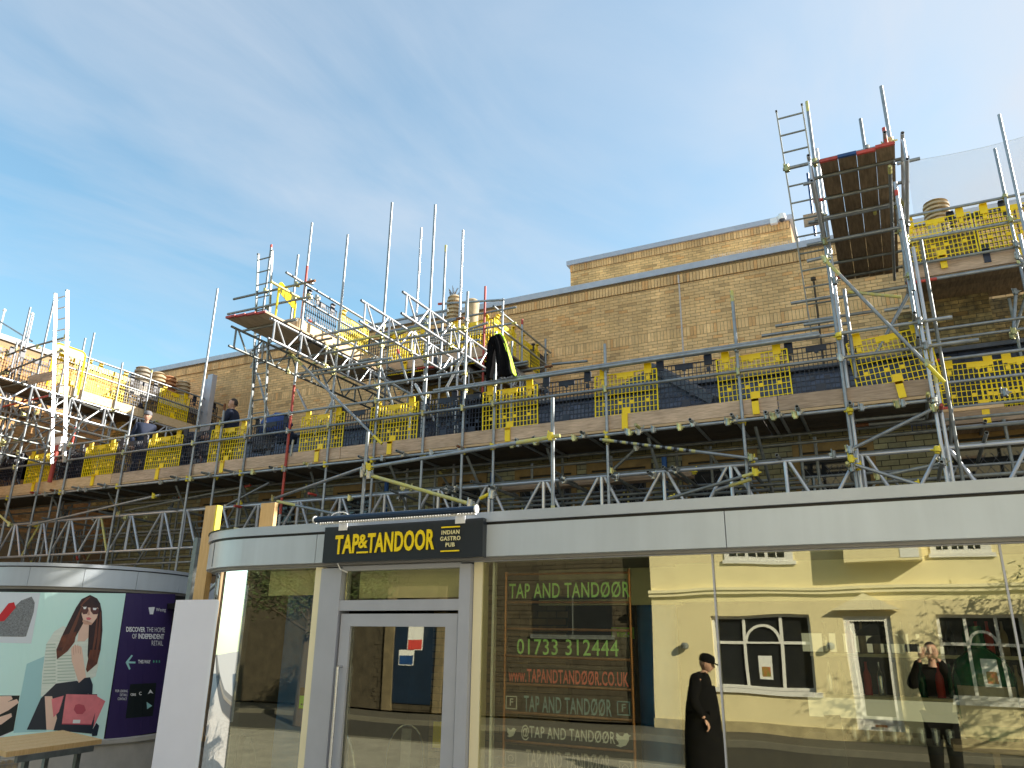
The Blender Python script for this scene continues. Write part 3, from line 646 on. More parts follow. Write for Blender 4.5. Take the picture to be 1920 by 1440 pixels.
# sign light trough
l0, l1 = atY(592, 976, YP-.30), atY(892, 953, YP-.30)
t = thing('sign_light', 'long dark blue tubular sign light on white brackets above the pub sign', 'sign light', ((l0.x+l1.x)/2, YP-.3, 2.9))
zl = (l0.z+l1.z)/2; x0, x1 = l0.x, l1.x
m = M(); m.holes = False; m.tube((x0, YP-.30, zl), (x1, YP-.30, zl), .026, 12, False); build('casing', m, 'light_casing', t, smooth=True)
m = M(); m.box(x0+.02, x1-.02, YP-.275, YP-.245, zl-.036, zl-.024)
for k in range(60): xx = x0+.03+(x1-x0-.06)*k/60; m.box(xx, xx+.009, YP-.283, YP-.275, zl-.042, zl-.020)
build('lamp_strip', m, 'white_plastic', t)
m = M(); m.tube((x1, YP-.30, zl), (x1+.012, YP-.30, zl), .033, 14, False); m.tube((x0-.012, YP-.30, zl), (x0, YP-.30, zl), .033, 14, False); build('end_cap', m, 'white_plastic', t)
for xx in (x0+.21, x1-.20): m = M(); m.box(xx-.045, xx+.045, YP-.19, YP-.185, 2.78, zl-.01); m.beam((xx, YP-.19, zl-.02), (xx, YP-.29, zl-.02), .05, .006); build('bracket', m, 'white_plastic', t)
m = M(); pr = None
for k in range(9):
    a = math.pi*k/8; p = V(x0+.22+.09*math.cos(a), YP-.26, zl+.025+.035*math.sin(a))
    if pr: m.tube(pr, p, .005, 6, False)
    pr = p
build('cable', m, 'white_plastic', t)
# white boarded panel and the timber post behind it
t0, t1 = atY(330, 1125, 5.62), atY(410, 1122, 5.62)
m = M(); m.box(t0.x, t1.x, 5.62, 5.64, .10, t0.z); wbp = tag(build('hoarding_board', m, 'white_board'), 'plain white board panel standing left of the curved glass corner', 'board')
bt = thing('timber_prop', 'tall pale timber post beside the curved pub corner, one edge painted yellow', 'post', (-6.2, 5.9, .1), 'pale timber posts')
p0, p1 = atY(391, 950, 5.9), atY(413, 952, 5.9)
m = M(); m.box(p0.x, p1.x-.025, 5.86, 5.93, .1, p0.z); build('post', m, 'wood_post', bt)
m = M(); m.box(p1.x-.025, p1.x+.0, 5.86, 5.93, p0.z-.52, p0.z); build('painted_edge', m, 'yellow_bright', bt)
p0, p1 = atY(490, 944, 6.3), atY(516, 940, 6.3)
m = M(); m.box(p0.x, p1.x, 6.3, 6.35, 2.7, p0.z); tag(build('timber_prop', m, 'wood_post'), 'short pale timber board standing upright on the pub roof', 'post', 'pale timber posts')
p = atY(360, 1060, 7.2); m = M(); m.box(p.x-.035, p.x+.035, 7.2, 7.26, .1, p.z+.35); tag(build('metal_post', m, 'galv_dark'), 'grey square metal post beside the timber post', 'post')
p, q = atY(370, 1128, 7.0), atY(412, 1088, 7.0); m = M(); m.tube(p, q, .02); tag(build('strut', m, ['galv', 'hole']), 'short sloping grey tube in front of the kiosk end', 'tube')
# ================================================================= copper pipe ladder sign inside
YL = YP+.33
def cx(u, v): return atY(u, v, YL)
cl = thing('menu_ladder', 'copper pipe frame hung with hand-lettered chalk boards inside the window', 'sign', (cx(1065, 1100).x, YL, .12))
xa, xb = cx(949, 1100).x, cx(1180, 1100).x
for x in (xa, xb):
    m = M(); m.tube((x, YL, .2), (x, YL, 2.44), .012, 8, False); build('upright_pipe', m, 'copper', cl, smooth=True)
rows = [cx(1060, v).z for v in (1074, 1128, 1179, 1232, 1286, 1341, 1397)]
for z in rows+[rows[-1]-.2, rows[-1]-.4]: m = M(); m.tube((xa, YL, z), (xb, YL, z-.01), .010, 8, False); build('rung', m, 'copper', cl, smooth=True)
mid = (xa+xb)/2; wd = xb-xa
z = cx(1060, 1106).z; m = M(); m.box(xa+.02, xb-.02, YL-.012, YL, z-.075, z+.075); build('board', m, 'board_black', cl)
lines = [(1106, 'TAP AND TANDØØR', .118, 'chalk_green', 1, .0014), (1213, '01733 312444', .130, 'chalk_green', .83, .0010), (1268, 'www.TAPANDTANDØØR.CO.UK', .095, 'chalk_red', .97, .0022),
         (1322, 'TAP AND TANDØØR', .112, 'chalk_blue', .70, .0012), (1378, '@TAP AND TANDØØR', .108, 'chalk_white', .74, .0008), (1426, 'TAP AND TANDØØR', .112, 'chalk_grey', .66, .0010)]
for v, s_, sz, mn, frac, bo in lines:
    z = cx(1060, v).z
    if v > 1200: m = M(); m.box(xa+.015, xb-.015, YL+.010, YL+.016, z-.078, z+.078); build('board', m, 'board_black', cl)
    hgt = {1106: .062, 1213: .062, 1268: .054, 1322: .062, 1378: .058, 1426: .062}[v]; rr = random.Random(v); xo = .022 if v == 1106 else 0
    textfit('lettering', s_, mn, mid-wd*frac/2*.97+xo, mid+wd*frac/2*.97+xo, z-hgt, z+hgt*.9, YL-.018 if v == 1106 else YL+.004, cl, {1106: .010, 1213: .006, 1268: .016, 1322: .010, 1378: .004, 1426: .006}[v], .001, spacing=1.08, tilt=rr.uniform(-.006, .006))
def icon(v, x, kind):
    z = cx(1060, v).z; m = M()
    if kind == 'sq':
        for a_ in ((-.045, .045, .040, .048), (-.045, .045, -.048, -.040), (-.049, -.041, -.048, .048), (.041, .049, -.048, .048)): m.box(x+a_[0], x+a_[1], YL-.019, YL-.017, z+a_[2], z+a_[3])
        build('icon', m, 'chalk_white' if x < mid else 'chalk_blue', cl); text('lettering', 'F', .075, 'chalk_white' if x < mid else 'chalk_blue', (x, YL-.018, z), (1, 0, 0), (0, 0, 1), cl, .001, ext=.001)
    elif kind == 'cam':
        for a_ in ((-.045, .045, .040, .046), (-.045, .045, -.046, -.040), (-.047, -.041, -.046, .046), (.041, .047, -.046, .046)): m.box(x+a_[0], x+a_[1], YL-.019, YL-.017, z+a_[2], z+a_[3])
        n = 12
        for i in range(n):
            a, b_ = 2*math.pi*i/n, 2*math.pi*(i+1)/n; m.beam((x+.022*math.cos(a), YL-.018, z+.022*math.sin(a)), (x+.022*math.cos(b_), YL-.018, z+.022*math.sin(b_)), .005, .002, (0, 1, 0))
        build('icon', m, 'chalk_grey', cl)
    else:
        P = [(-.055, -.035), (-.02, -.045), (.02, -.03), (.04, .0), (.043, .022), (.058, .034), (.043, .036), (.03, .048), (.010, .044), (0, .025), (-.022, .028), (-.045, .045), (-.050, .025), (-.044, .012), (-.054, .012), (-.044, -.006), (-.030, -.014), (-.038, -.016), (-.028, -.026)]
        m.prism([(x+a*k_sc, YL-.019, z+b_*k_sc) for a, b_ in P], (0, .002, 0)); build('bird_icon', m, 'chalk_white', cl)
for k_sc, x in ((.75, xa+.075), (1.05, xb-.08)): icon(1380, x, 'bird')
icon(1322, xa+.07, 'sq'); icon(1322, xb-.07, 'sq'); icon(1430, xa+.07, 'cam'); icon(1430, xb-.07, 'cam')
mat('column_blue', (.04, .17, .50), .35, 0, .25, 3, .1, 20)
# blue column, exit light, bar and bottles
m = M(); p = atY(1233, 1200, YP+1.1); m.tube((p.x, YP+1.1, .12), (p.x, YP+1.1, 2.50), .165, 24, False); tag(build('blue_column', m, 'column_blue', smooth=True), 'round blue column inside the pub right of the menu ladder', 'column')
m = M(); p = atY(575, 1250, YP+.75); m.box(p.x-.32, p.x+.28, YP+.75, YP+.95, .12, 2.44); tag(build('blue_pier', m, 'blue_wall'), 'dark blue interior pier behind the window left of the door', 'column')
p = atY(1178, 1187, YP+1.6); m = M(); m.box(p.x-.16, p.x+.05, YP+1.6, YP+1.62, p.z-.05, p.z+.05); es = thing('exit_sign', 'small green and white running-man exit sign inside the pub', 'sign', p); build('panel', m, 'green_plastic', es)
m = M(); m.box(p.x-.15, p.x-.11, YP+1.59, YP+1.599, p.z-.04, p.z+.04); m.lathe((p.x, YP+1.59, p.z+.025), [(.008, 0), (.008, .012)], 8); m.beam((p.x, YP+1.595, p.z+.025), (p.x-.02, YP+1.595, p.z-.01), .012, .012); m.beam((p.x-.02, YP+1.595, p.z-.01), (p.x+.015, YP+1.595, p.z-.035), .008, .008); m.beam((p.x-.02, YP+1.595, p.z-.01), (p.x-.05, YP+1.595, p.z-.03), .008, .008); build('pictogram', m, 'white', es)
YB = YP+1.9
bar = thing('bar_counter', 'dark bar counter with glass shelf behind the right-hand window', 'bar', (.6, YB, .12))
m = M(); m.box(-.9, 2.6, YB, YB+.6, 1.1, 1.16); build('counter_top', m, 'black', bar)
m = M(); m.box(-.85, 2.55, YB+.05, YB+.55, .12, 1.1); build('counter_front', m, 'dark_wall', bar)
m = M(); m.box(-.9, 2.6, YB+1.2, YB+1.5, 1.42, 1.45); m.box(-.9, 2.6, YB+1.2, YB+1.5, 1.80, 1.83); build('bottle_shelf', m, 'cream_trim', bar)
m = M(); m.box(-1.0, .7, YB+1.52, YB+1.56, 1.22, 1.40); build('daylight_panel', m, 'daylight_glow', bar); m = M(); m.box(-1.0, .3, YB+1.52, YB+1.56, 1.84, 2.02); build('daylight_panel', m, 'daylight_glow', bar)  # glowing panels added in place of daylight from the pub's far side
rnd = random.Random(12)
bm_ = M(); bm_.lathe((0, 0, 0), [(.034, 0), (.036, .01), (.036, .17), (.030, .20), (.013, .235), (.012, .29), (.014, .292), (.014, .305)], 10)
bott = []
for mn in ('black', 'green_dark', 'label_red', 'steel', 'clay_buff'):
    if mn == 'green_dark' and mn not in MAT: mat('green_dark', (.01, .10, .05), .12)
    o = build('bottle', bm_, mn, smooth=True); bott.append(o)
def ordn(n): return ['', 'first', 'second', 'third', 'fourth', 'fifth', 'sixth', 'seventh', 'eighth', 'ninth', 'tenth', 'eleventh', 'twelfth', 'thirteenth', 'fourteenth', 'fifteenth', 'sixteenth', 'seventeenth', 'eighteenth', 'nineteenth', 'twentieth'][n] if n < 21 else 'twenty-'+ordn(n-20)
kk = 0
cols_ = ['black', 'dark green', 'red', 'clear', 'amber']
k = 0
for zz in (1.45, 1.83):
    x = -.75
    while x < 2.5:
        i = rnd.randrange(5); o = bott[i] if k < 5 and not bott[i].get('label') else bott[i].copy()
        if not o.users_collection: C.objects.link(o)
        o.location = (x, YB+1.32, zz); kk = kk+1 if x > -.74 else 1; tag(o, cols_[i]+' bottle, '+ordn(kk)+' from the left on the '+('lower' if zz < 1.6 else 'upper')+' back-bar shelf', 'bottle', 'bottles on the back bar'); x += rnd.uniform(.085, .15); k += 1
for o in bott:
    if not o.get('label'): bpy.data.objects.remove(o)
gm = M(); gm.lathe((0, 0, 0), [(.030, 0), (.034, .11), (.032, .11), (.028, .01)], 10, cap=False)
g0 = None
for j in range(2):
    for k in range(16):
        o = build('drinking_glass', gm, 'steel', smooth=True) if g0 is None else g0.copy()
        if g0 is None: g0 = o
        else: C.objects.link(o)
        o.location = (-.7+k*.10, YB+.12+j*.12, 1.16); tag(o, 'upturned drinking glass, '+ordn(k+1)+' from the left in the '+('front', 'back')[j]+' row on the bar', 'glass', 'glasses on the bar')
# big green bottle lamp
p = atY(1840, 1250, YP+.9); t = thing('carboy_bottle', 'large green glass carboy with a faded label near the right window', 'bottle', (p.x, YP+.9, 1.2))
m = M(); m.lathe((p.x, YP+.9, 1.30), [(.10, 0), (.17, .03), (.19, .15), (.19, .42), (.15, .52), (.05, .60), (.04, .74)], 20); build('body', m, 'green_dark', t, smooth=True)
m = M(); n = 8; vs = []
for i in range(n+1):
    a = R(-150+120*i/n); vs += [(p.x+.194*math.cos(a), YP+.9+.194*math.sin(a), 1.42), (p.x+.194*math.cos(a), YP+.9+.194*math.sin(a), 1.66)]
m.add(vs, [(2*i, 2*i+2, 2*i+3, 2*i+1) for i in range(n)]); build('label_wrap', m, 'clay_grey', t)
m = M(); m.box(p.x-.25, p.x+.25, YP+.7, YP+1.1, 1.26, 1.30); m.box(p.x-.02, p.x+.02, YP+.88, YP+.92, .12, 1.26); tag(build('plinth_table', m, 'wood'), 'small high table carrying the green carboy', 'table')
for u_, v_ in ((1640, 1180), (1745, 1200), (1660, 1195)):
    p = atY(u_, v_, YP+1.7); t = thing('pendant_lamp', {1640: 'leftmost black pendant lamp above the bar', 1745: 'rightmost black pendant lamp above the bar', 1660: 'middle black pendant lamp above the bar'}[u_], 'lamp', p, 'pendant lamps over the bar')
    m = M(); m.lathe((p.x, p.y, p.z-.05), [(.15, 0), (.13, .04), (.04, .09), (.02, .12)], 16); build('shade', m, 'black', t, smooth=True); m = M(); m.tube((p.x, p.y, p.z+.05), (p.x, p.y, 2.46), .006, 6, False); build('cord', m, 'black', t)
# tall dark chair back near the right window, metal chairs and table behind the door
def metal_chair(label, x, y, rz, h=.86, mn='steel', sh=.46):
    t = thing('cafe_chair', label, 'chair', (x, y, .12), 'metal chairs inside the pub', rot=(0, 0, rz)); t0 = t.location
    def loc(m_): return m_
    m = M(); m.box(-.19, .19, -.18, .18, sh-.02, sh); o = build('seat', m, mn, t, origin=(0, 0, 0))
    for a in (-1, 1):
        for b_ in (-1, 1): m = M(); m.tube((a*.16, b_*.15, sh), (a*.21, b_*.20, 0), .013, 8, False); build('leg', m, mn, t, origin=(0, 0, 0), smooth=True)
    m = M(); pr = None
    for k in range(13):
        a = math.pi*k/12; p = V(-.19*math.cos(a), .18+.06*math.sin(a), sh+(h-sh)*math.sin(a)**.55)
        if pr: m.tube(pr, p, .013, 8, False)
        pr = p
    build('back_hoop', m, mn, t, origin=(0, 0, 0), smooth=True)
    m = M(); m.box(-.05, .05, .2, .21, sh, h-.03); build('back_splat', m, mn, t, origin=(0, 0, 0)); return t
for (u_, v_, yy, rz, lb, h, mn) in ((690, 1400, YP+1.0, 2.6, 'steel cafe chair nearest the door handle behind the door glass', .95, 'steel'), (755, 1380, YP+1.5, .4, 'steel cafe chair in the middle behind the door glass', .95, 'steel'), (830, 1390, YP+1.2, -.6, 'steel cafe chair at the right behind the door glass', .95, 'black'), (495, 1440, YP+.7, 2.9, 'dark metal chair behind the curved corner window', .92, 'black')):
    p = atY(u_, v_, yy); metal_chair(lb, p.x, yy, rz, h, mn)
t = thing('cafe_table', 'square cafe table with a yellow menu holder behind the door glass', 'table', (-3.1, YP+1.9, .12))
m = M(); m.box(-3.5, -2.8, YP+1.6, YP+2.3, .84, .88); build('table_top', m, 'wood', t); m = M(); m.tube((-3.15, YP+1.95, .12), (-3.15, YP+1.95, .84), .03, 10, False); build('leg', m, 'black', t)
p = atY(826, 1330, YP+1.75); m = M(); m.box(p.x-.06, p.x+.06, YP+1.72, YP+1.78, .88, 1.12); tag(build('menu_holder', m, 'mesh_yellow'), 'yellow menu holder standing on the cafe table', 'menu holder')
p = atY(1568, 1360, YP+.35); m = M(); m.beam((p.x+.05, YP+.35, .12), (p.x-.02, YP+.35, p.z+.06), .1, .03, (0, 1, 0)); tag(build('high_chair_back', m, 'black'), 'tall narrow black seat back just inside the right window', 'chair')
# ================================================================= curved kiosk at left with poster wrap
KX, KY, KR = -11.64, 8.353, 1.678
ki = thing('curved_kiosk', 'low curved grey-topped shop unit at left wrapped in a fashion poster', 'building', (KX, KY, .1))
def kp(a, r, z): return V(KX+r*math.cos(a), KY+r*math.sin(a), z)
def kband(m, a0, a1, r0, r1, z0, z1, n=40):
    vs = []
    for i in range(n+1):
        a = a0+(a1-a0)*i/n; vs += [kp(a, r0, z0), kp(a, r1, z0), kp(a, r1, z1), kp(a, r0, z1)]
    fs = []
    for i in range(n):
        b0, b1 = 4*i, 4*i+4; fs += [(b0, b1, b1+1, b0+1), (b0+1, b1+1, b1+2, b0+2), (b0+2, b1+2, b1+3, b0+3), (b0+3, b1+3, b1, b0)]
    m.add(vs, fs+[(0, 1, 2, 3), (4*n, 4*n+3, 4*n+2, 4*n+1)])
A0, A1 = R(-110), R(75)
m = M(); kband(m, A0, A1, 0.3, KR-.05, .55, 2.5); build('wall', m, 'frame_dark', ki)
angs = [-110, -62, -38, -14, 12, 40, 75]
for i in range(6): m = M(); kband(m, R(angs[i]), R(angs[i+1])-.003, KR-.1, KR+.0, 2.535, 2.79, 12); build('fascia_panel', m, 'fascia', ki, smooth=True)
m = M(); kband(m, A0, A1, .3, KR-.03, 2.79, 2.805); build('shadow_gap', m, 'frame_dark', ki)
m = M(); kband(m, A0, A1, .2, KR+.02, 2.805, 2.85); build('fascia_cap', m, 'fascia_top', ki, smooth=True)
m = M(); kband(m, A0, A1, .3, KR-.04, 2.495, 2.535); build('soffit_trim', m, 'fascia_trim', ki, smooth=True)
m = M(); kband(m, A0, A1, .3, KR+.06, .1, .50); build('plinth', m, 'concrete', ki, smooth=True); m = M(); kband(m, A0, A1, .3, KR+.10, .50, .555); build('plinth_cap', m, 'concrete', ki, smooth=True)
# straight stretch running back behind the pub
m = M(); a = A1; e = kp(a, KR, 0)
m.hexa([e+V(-.3, -.3, .5), e+V(0, 0, .5), V(-9.4, 13.5, .5), V(-10, 13.5, .5), e+V(-.3, -.3, 2.8), e+V(0, 0, 2.8), V(-9.4, 13.5, 2.8), V(-10, 13.5, 2.8)]); build('return_wall', m, 'fascia_top', ki)
# poster: flat print following the curve.  s = pixel column / row of the artwork, put on the curved wall by sight line
import functools
def wrap(u, v, lift):
    d = _ray(u, v); r = KR-.02+lift; ox, oy = -KX, -KY      # circle hit, near side
    A = d.x**2+d.y**2; B = 2*(d.x*ox+d.y*oy); Cc = ox*ox+oy*oy-r*r; D = B*B-4*A*Cc
    if D < 0: D = 0
    t_ = (-B-math.sqrt(D))/(2*A); return V(d.x*t_, d.y*t_, EYE+d.z*t_)
po = thing('fashion_poster', 'large poster of a woman in sunglasses with a pink handbag beside purple shop directions', 'poster', kp(0, KR, .56))
def pm(name, mn, polys, lift):
    for P_ in polys: pm1(name, mn, [P_], lift)
def pm1(name, mn, polys, lift):
    """artwork polygons (photo px) cut into small quads so they follow the wall"""
    bm2 = bmesh.new()
    for P in polys:
        vs = [bm2.verts.new((x, y, 0)) for x, y in P]
        bm2.faces.new(vs)
    bmesh.ops.triangulate(bm2, faces=bm2.faces[:], ngon_method='EAR_CLIP')
    for axis in (0, 1):
        lo = min(v.co[axis] for v in bm2.verts); hi = max(v.co[axis] for v in bm2.verts); st = 14 if axis == 0 else 60
        c_ = math.ceil(lo/st)*st
        while c_ < hi:
            no = (1, 0, 0) if axis == 0 else (0, 1, 0); co = (c_, 0, 0) if axis == 0 else (0, c_, 0)
            bmesh.ops.bisect_plane(bm2, geom=bm2.verts[:]+bm2.edges[:]+bm2.faces[:], plane_co=co, plane_no=no); c_ += st
    for v in bm2.verts: q = wrap(v.co.x, v.co.y, lift); v.co = q-po.location
    bmesh.ops.recalc_face_normals(bm2, faces=bm2.faces[:])
    me = bpy.data.meshes.new(name); bm2.to_mesh(me); bm2.free(); me.materials.append(MAT[mn]); o = bpy.data.objects.new(name, me); C.objects.link(o); o.parent = po; return o
def zx(x): return x*.26388   # crop px -> photo px
def cp(L): return [(x*.26388, 1060+y*.26388) for x, y in L]
mat('pp_mint', (.60, .92, .86), .55, 0, 0, .5, col2=(.68, .93, .90)); mat('pp_purple', (.035, .02, .10), .5); mat('pp_pale', (.70, .76, .82), .5); mat('pp_skin', (.86, .60, .48), .6, 0, .1, 3); mat('pp_hair', (.02, .012, .02), .6, 0, 0, 8, col2=(.05, .02, .02))
mat('pp_hairtip', (.20, .06, .03), .6, 0, 0, 9, col2=(.06, .02, .02)); mat('pp_knit', (.80, .86, .78), .8, 0, 0, 4, col2=(.66, .75, .68), stretch=(1, 1, 9)); mat('pp_pink', (.85, .24, .28), .5, 0, .2, 6); mat('pp_navy', (.012, .02, .04), .5); mat('pp_red', (.60, .02, .03), .5); mat('pp_glitter', (.30, .32, .34), .5, 0, 0, 60, col2=(.12, .13, .14))
mat('pp_lens', (.10, .03, .03), .4); mat('pp_lip', (.65, .14, .17), .5); mat('pp_white', (.80, .82, .84), .5); mat('pp_teal', (.35, .66, .66), .5); mat('pp_green', (.10, .45, .30), .5); mat('pp_black', (.008, .014, .016), .5); mat('pp_shade', (.38, .66, .70), .6)
pm('background', 'pp_mint', [[(-30, 1109.5), (236, 1112.5), (194, 1387), (-30, 1440)]], .002)
pm('floor_shade', 'pp_shade', [cp([(190, 700), (330, 640), (330, 1180), (95, 1190)])], .003)
pm('photo_panel', 'pp_pale', [cp([(-60, 188), (287, 196), (222, 555), (-60, 548)]), cp([(-60, 925), (140, 925), (96, 1175), (-60, 1260)])], .0035)
pm('purple_panel', 'pp_purple', [[(237, 1112.5), (329, 1114), (296, 1372), (196, 1390)]], .0035)
pm('shoe', 'pp_glitter', [cp([(-10, 400), (70, 345), (150, 250), (225, 222), (247, 265), (240, 330), (185, 505), (165, 508), (185, 360), (145, 505), (135, 505), (160, 350), (120, 380), (70, 480), (30, 505), (-10, 505)])], .005)
pm('shoe_lining', 'pp_red', [cp([(-10, 360), (60, 270), (100, 262), (112, 300), (60, 350), (30, 395), (-10, 400)])], .006)
pm('hand_photo', 'pp_black', [cp([(-60, 925), (140, 925), (96, 1175), (-60, 1240)])], .005)
pm('finger', 'pp_skin', [cp([(-40, 930), (80, 928), (90, 950), (20, 990), (-40, 980)]), cp([(-40, 1000), (120, 950), (135, 975), (60, 1030), (-40, 1080)]), cp([(-40, 1090), (80, 1050), (85, 1075), (10, 1130), (-40, 1140)])], .006)
pm('jumper', 'pp_knit', [cp([(330, 560), (385, 470), (450, 430), (530, 560), (640, 520), (680, 560), (700, 700), (680, 790), (640, 800), (560, 830), (395, 845), (390, 900), (330, 930), (290, 930), (300, 760)])], .0045)
mat('pp_knit_line', (.46, .58, .50), .8); mat('pp_strand', (.16, .055, .035), .6); mat('pp_skin_dark', (.62, .36, .27), .6); mat('pp_pink_dark', (.50, .08, .12), .6)
for k in range(13):
    y0 = 560+k*23; xl_, xr_ = 335-k*2, 395; pm('knit_stripe', 'pp_knit_line', [cp([(xl_-8 if k < 12 else 300, y0), (xr_, y0-4), (xr_, y0+4), (xl_-8 if k < 12 else 300, y0+7)])], .0052)
for k in range(9): pm('knit_stripe', 'pp_knit_line', [cp([(408, 640+k*22), (535, 636+k*22), (535, 642+k*22), (408, 648+k*22)])], .0052)
pm('trousers', 'pp_navy', [cp([(398, 840), (545, 820), (640, 870), (620, 920), (480, 930), (420, 1010), (340, 1168), (190, 1168), (240, 1060), (290, 945), (370, 935)])], .005)
pm('neck', 'pp_skin', [cp([(575, 395), (650, 395), (640, 500), (600, 540), (550, 540), (560, 460)])], .006)
pm('hair', 'pp_hair', [cp([(580, 240), (640, 210), (690, 235), (640, 262), (585, 300), (575, 400), (560, 450), (520, 540), (470, 600), (405, 640), (430, 560), (445, 490), (500, 400), (540, 300)])], .007)
pm('hair_lock', 'pp_hair', [cp([(640, 262), (690, 235), (712, 270), (724, 330), (728, 460), (715, 600), (690, 690), (640, 740), (622, 640), (648, 520), (662, 420), (696, 340)])], .0073)
pm('hair_tips', 'pp_hairtip', [cp([(440, 500), (545, 470), (530, 545), (480, 610), (405, 668), (400, 600)]), cp([(640, 600), (715, 600), (690, 700), (620, 760), (610, 740), (640, 700)])], .0085)
pm('face', 'pp_skin', [cp([(585, 290), (610, 262), (650, 250), (690, 270), (700, 320), (690, 370), (660, 410), (625, 418), (595, 400), (580, 350)])], .008)
pm('nose_shade', 'pp_skin_dark', [cp([(628, 320), (634, 320), (640, 352), (622, 356), (620, 350)])], .0092)
pm('jaw_shade', 'pp_skin_dark', [cp([(590, 385), (600, 400), (628, 417), (660, 410), (648, 424), (600, 420), (585, 400)])], .0085)
for k, pts in enumerate(([(560, 330), (566, 330), (520, 480), (445, 610), (440, 600), (510, 470)], [(585, 270), (590, 275), (545, 420), (480, 560), (476, 552), (538, 410)], [(712, 330), (717, 330), (712, 520), (680, 690), (674, 684), (706, 510)], [(690, 360), (695, 362), (690, 500), (655, 660), (650, 650), (684, 500)], [(610, 235), (640, 222), (642, 228), (600, 252), (575, 290), (570, 285)])):
    pm('hair_strand', 'pp_strand', [cp(pts)], .0098)
for k, (fx, fy) in enumerate(((512, 575), (528, 562), (545, 562), (560, 570))): pm('finger_shade', 'pp_skin_dark', [cp([(fx+6, fy), (fx+10, fy), (fx+14, fy+62), (fx+10, fy+62)])], .0072)
pm('fringe', 'pp_hair', [cp([(580, 290), (600, 240), (650, 222), (695, 250), (706, 300), (680, 285), (660, 262), (650, 296), (630, 275), (612, 300), (600, 280)])], .0095)
pm('sunglasses', 'pp_lens', [cp([(576, 296), (620, 292), (630, 318), (618, 345), (592, 348), (576, 325)]), cp([(642, 300), (690, 300), (704, 322), (692, 348), (662, 348), (644, 325)])], .010)
pm('lens_glare', 'pp_white', [cp([(590, 296), (616, 294), (610, 310), (596, 312)]), cp([(660, 302), (688, 303), (680, 318), (662, 318)])], .0115)
pm('lips', 'pp_lip', [cp([(612, 372), (632, 368), (650, 376), (640, 388), (618, 388)])], .010)
pm('forearm', 'pp_skin', [cp([(505, 590), (530, 565), (580, 580), (590, 640), (580, 690), (610, 790), (620, 860), (570, 870), (545, 780), (510, 680)]), cp([(318, 930), (370, 930), (385, 1050), (410, 1110), (385, 1168), (330, 1168), (340, 1100)])], .0065)
pm('handbag', 'pp_navy', [cp([(455, 915), (690, 915), (665, 1140), (650, 1196), (380, 1172), (400, 1110)])], .0075)
pm('bag_wings', 'pp_pink', [cp([(365, 950), (455, 925), (420, 1040), (380, 1080)]), cp([(690, 930), (748, 965), (665, 1150), (660, 1080)])], .0075)
pm('bag_flap', 'pp_pink', [cp([(470, 915), (690, 920), (697, 970), (672, 1000), (672, 1060), (650, 1130), (440, 1125), (470, 1000), (462, 960)])], .009)
pm('bag_flower', 'pp_pink_dark', [cp([(560, 985), (575, 1000), (598, 995), (592, 1016), (610, 1030), (588, 1036), (585, 1058), (566, 1044), (545, 1056), (546, 1034), (524, 1026), (542, 1012), (536, 992), (552, 998)])], .0103)
pm('flap_edge', 'pp_pink_dark', [cp([(440, 1122), (650, 1127), (650, 1134), (438, 1129)])], .0098)
pm('bag_clasp', 'pp_white', [cp([(520, 1097), (572, 1097), (568, 1122), (516, 1122)])], .0105)
pm('bag_handle', 'pp_navy', [cp([(545, 900), (555, 840), (600, 800), (640, 795), (660, 850), (655, 915), (635, 915), (642, 850), (630, 815), (600, 820), (570, 850), (562, 905)]), cp([(685, 1120), (705, 1140), (690, 1210), (655, 1215), (650, 1180), (662, 1180), (668, 1200), (682, 1195), (692, 1150), (678, 1135)])], .0095)
pm('arrow', 'pp_teal', [cp([(893, 688), (934, 636), (944, 642), (910, 690)]), cp([(893, 690), (910, 688), (928, 736), (917, 742)]), cp([(908, 682), (963, 684), (962, 697), (908, 696)])], .005)
pm('panel_logo', 'pp_black', [cp([(925, 845), (1112, 835), (1085, 1070), (892, 1088)])], .005)
pm('emblem', 'pp_white', [cp([(1055, 300), (1062, 298), (1070, 335), (1078, 312), (1084, 335), (1094, 296), (1100, 298), (1088, 348), (1080, 348), (1077, 330), (1072, 348), (1064, 348)]), cp([(1050, 915), (1068, 880), (1090, 912), (1070, 905)])], .0065)
pm('triangle_mark', 'pp_teal', [cp([(1042, 970), (1082, 998), (1045, 1022)])], .0065)
for k in range(3): pm('dot', 'pp_green', [cp([(1088+k*20, 675), (1096+k*20, 675), (1098+k*20, 690), (1088+k*20, 692)])], .0065)
def ptext(s_, u0, u1, v, hh, matn='pp_white', bold=.0):
    """lettering bent onto the curved panel; u0..u1 and v in crop px, hh = height in crop px"""
    o = text('lettering', s_, 1.0, matn, (0, 0, 0), (1, 0, 0), (0, 0, 1), None, bold, ext=0.0)
    xs = [q.co.x for q in o.data.vertices]; zs_ = [q.co.z for q in o.data.vertices]; a, b_, c_, d_ = min(xs), max(xs), min(zs_), max(zs_)
    for q in o.data.vertices:
        u = u0+(q.co.x-a)/(b_-a)*(u1-u0); vv = v+hh/2-(q.co.z-c_)/(d_-c_)*hh+(u-u0)*.02; q.co = wrap(u*.26388, 1060+vv*.26388, .0066)-po.location
    o.parent = po
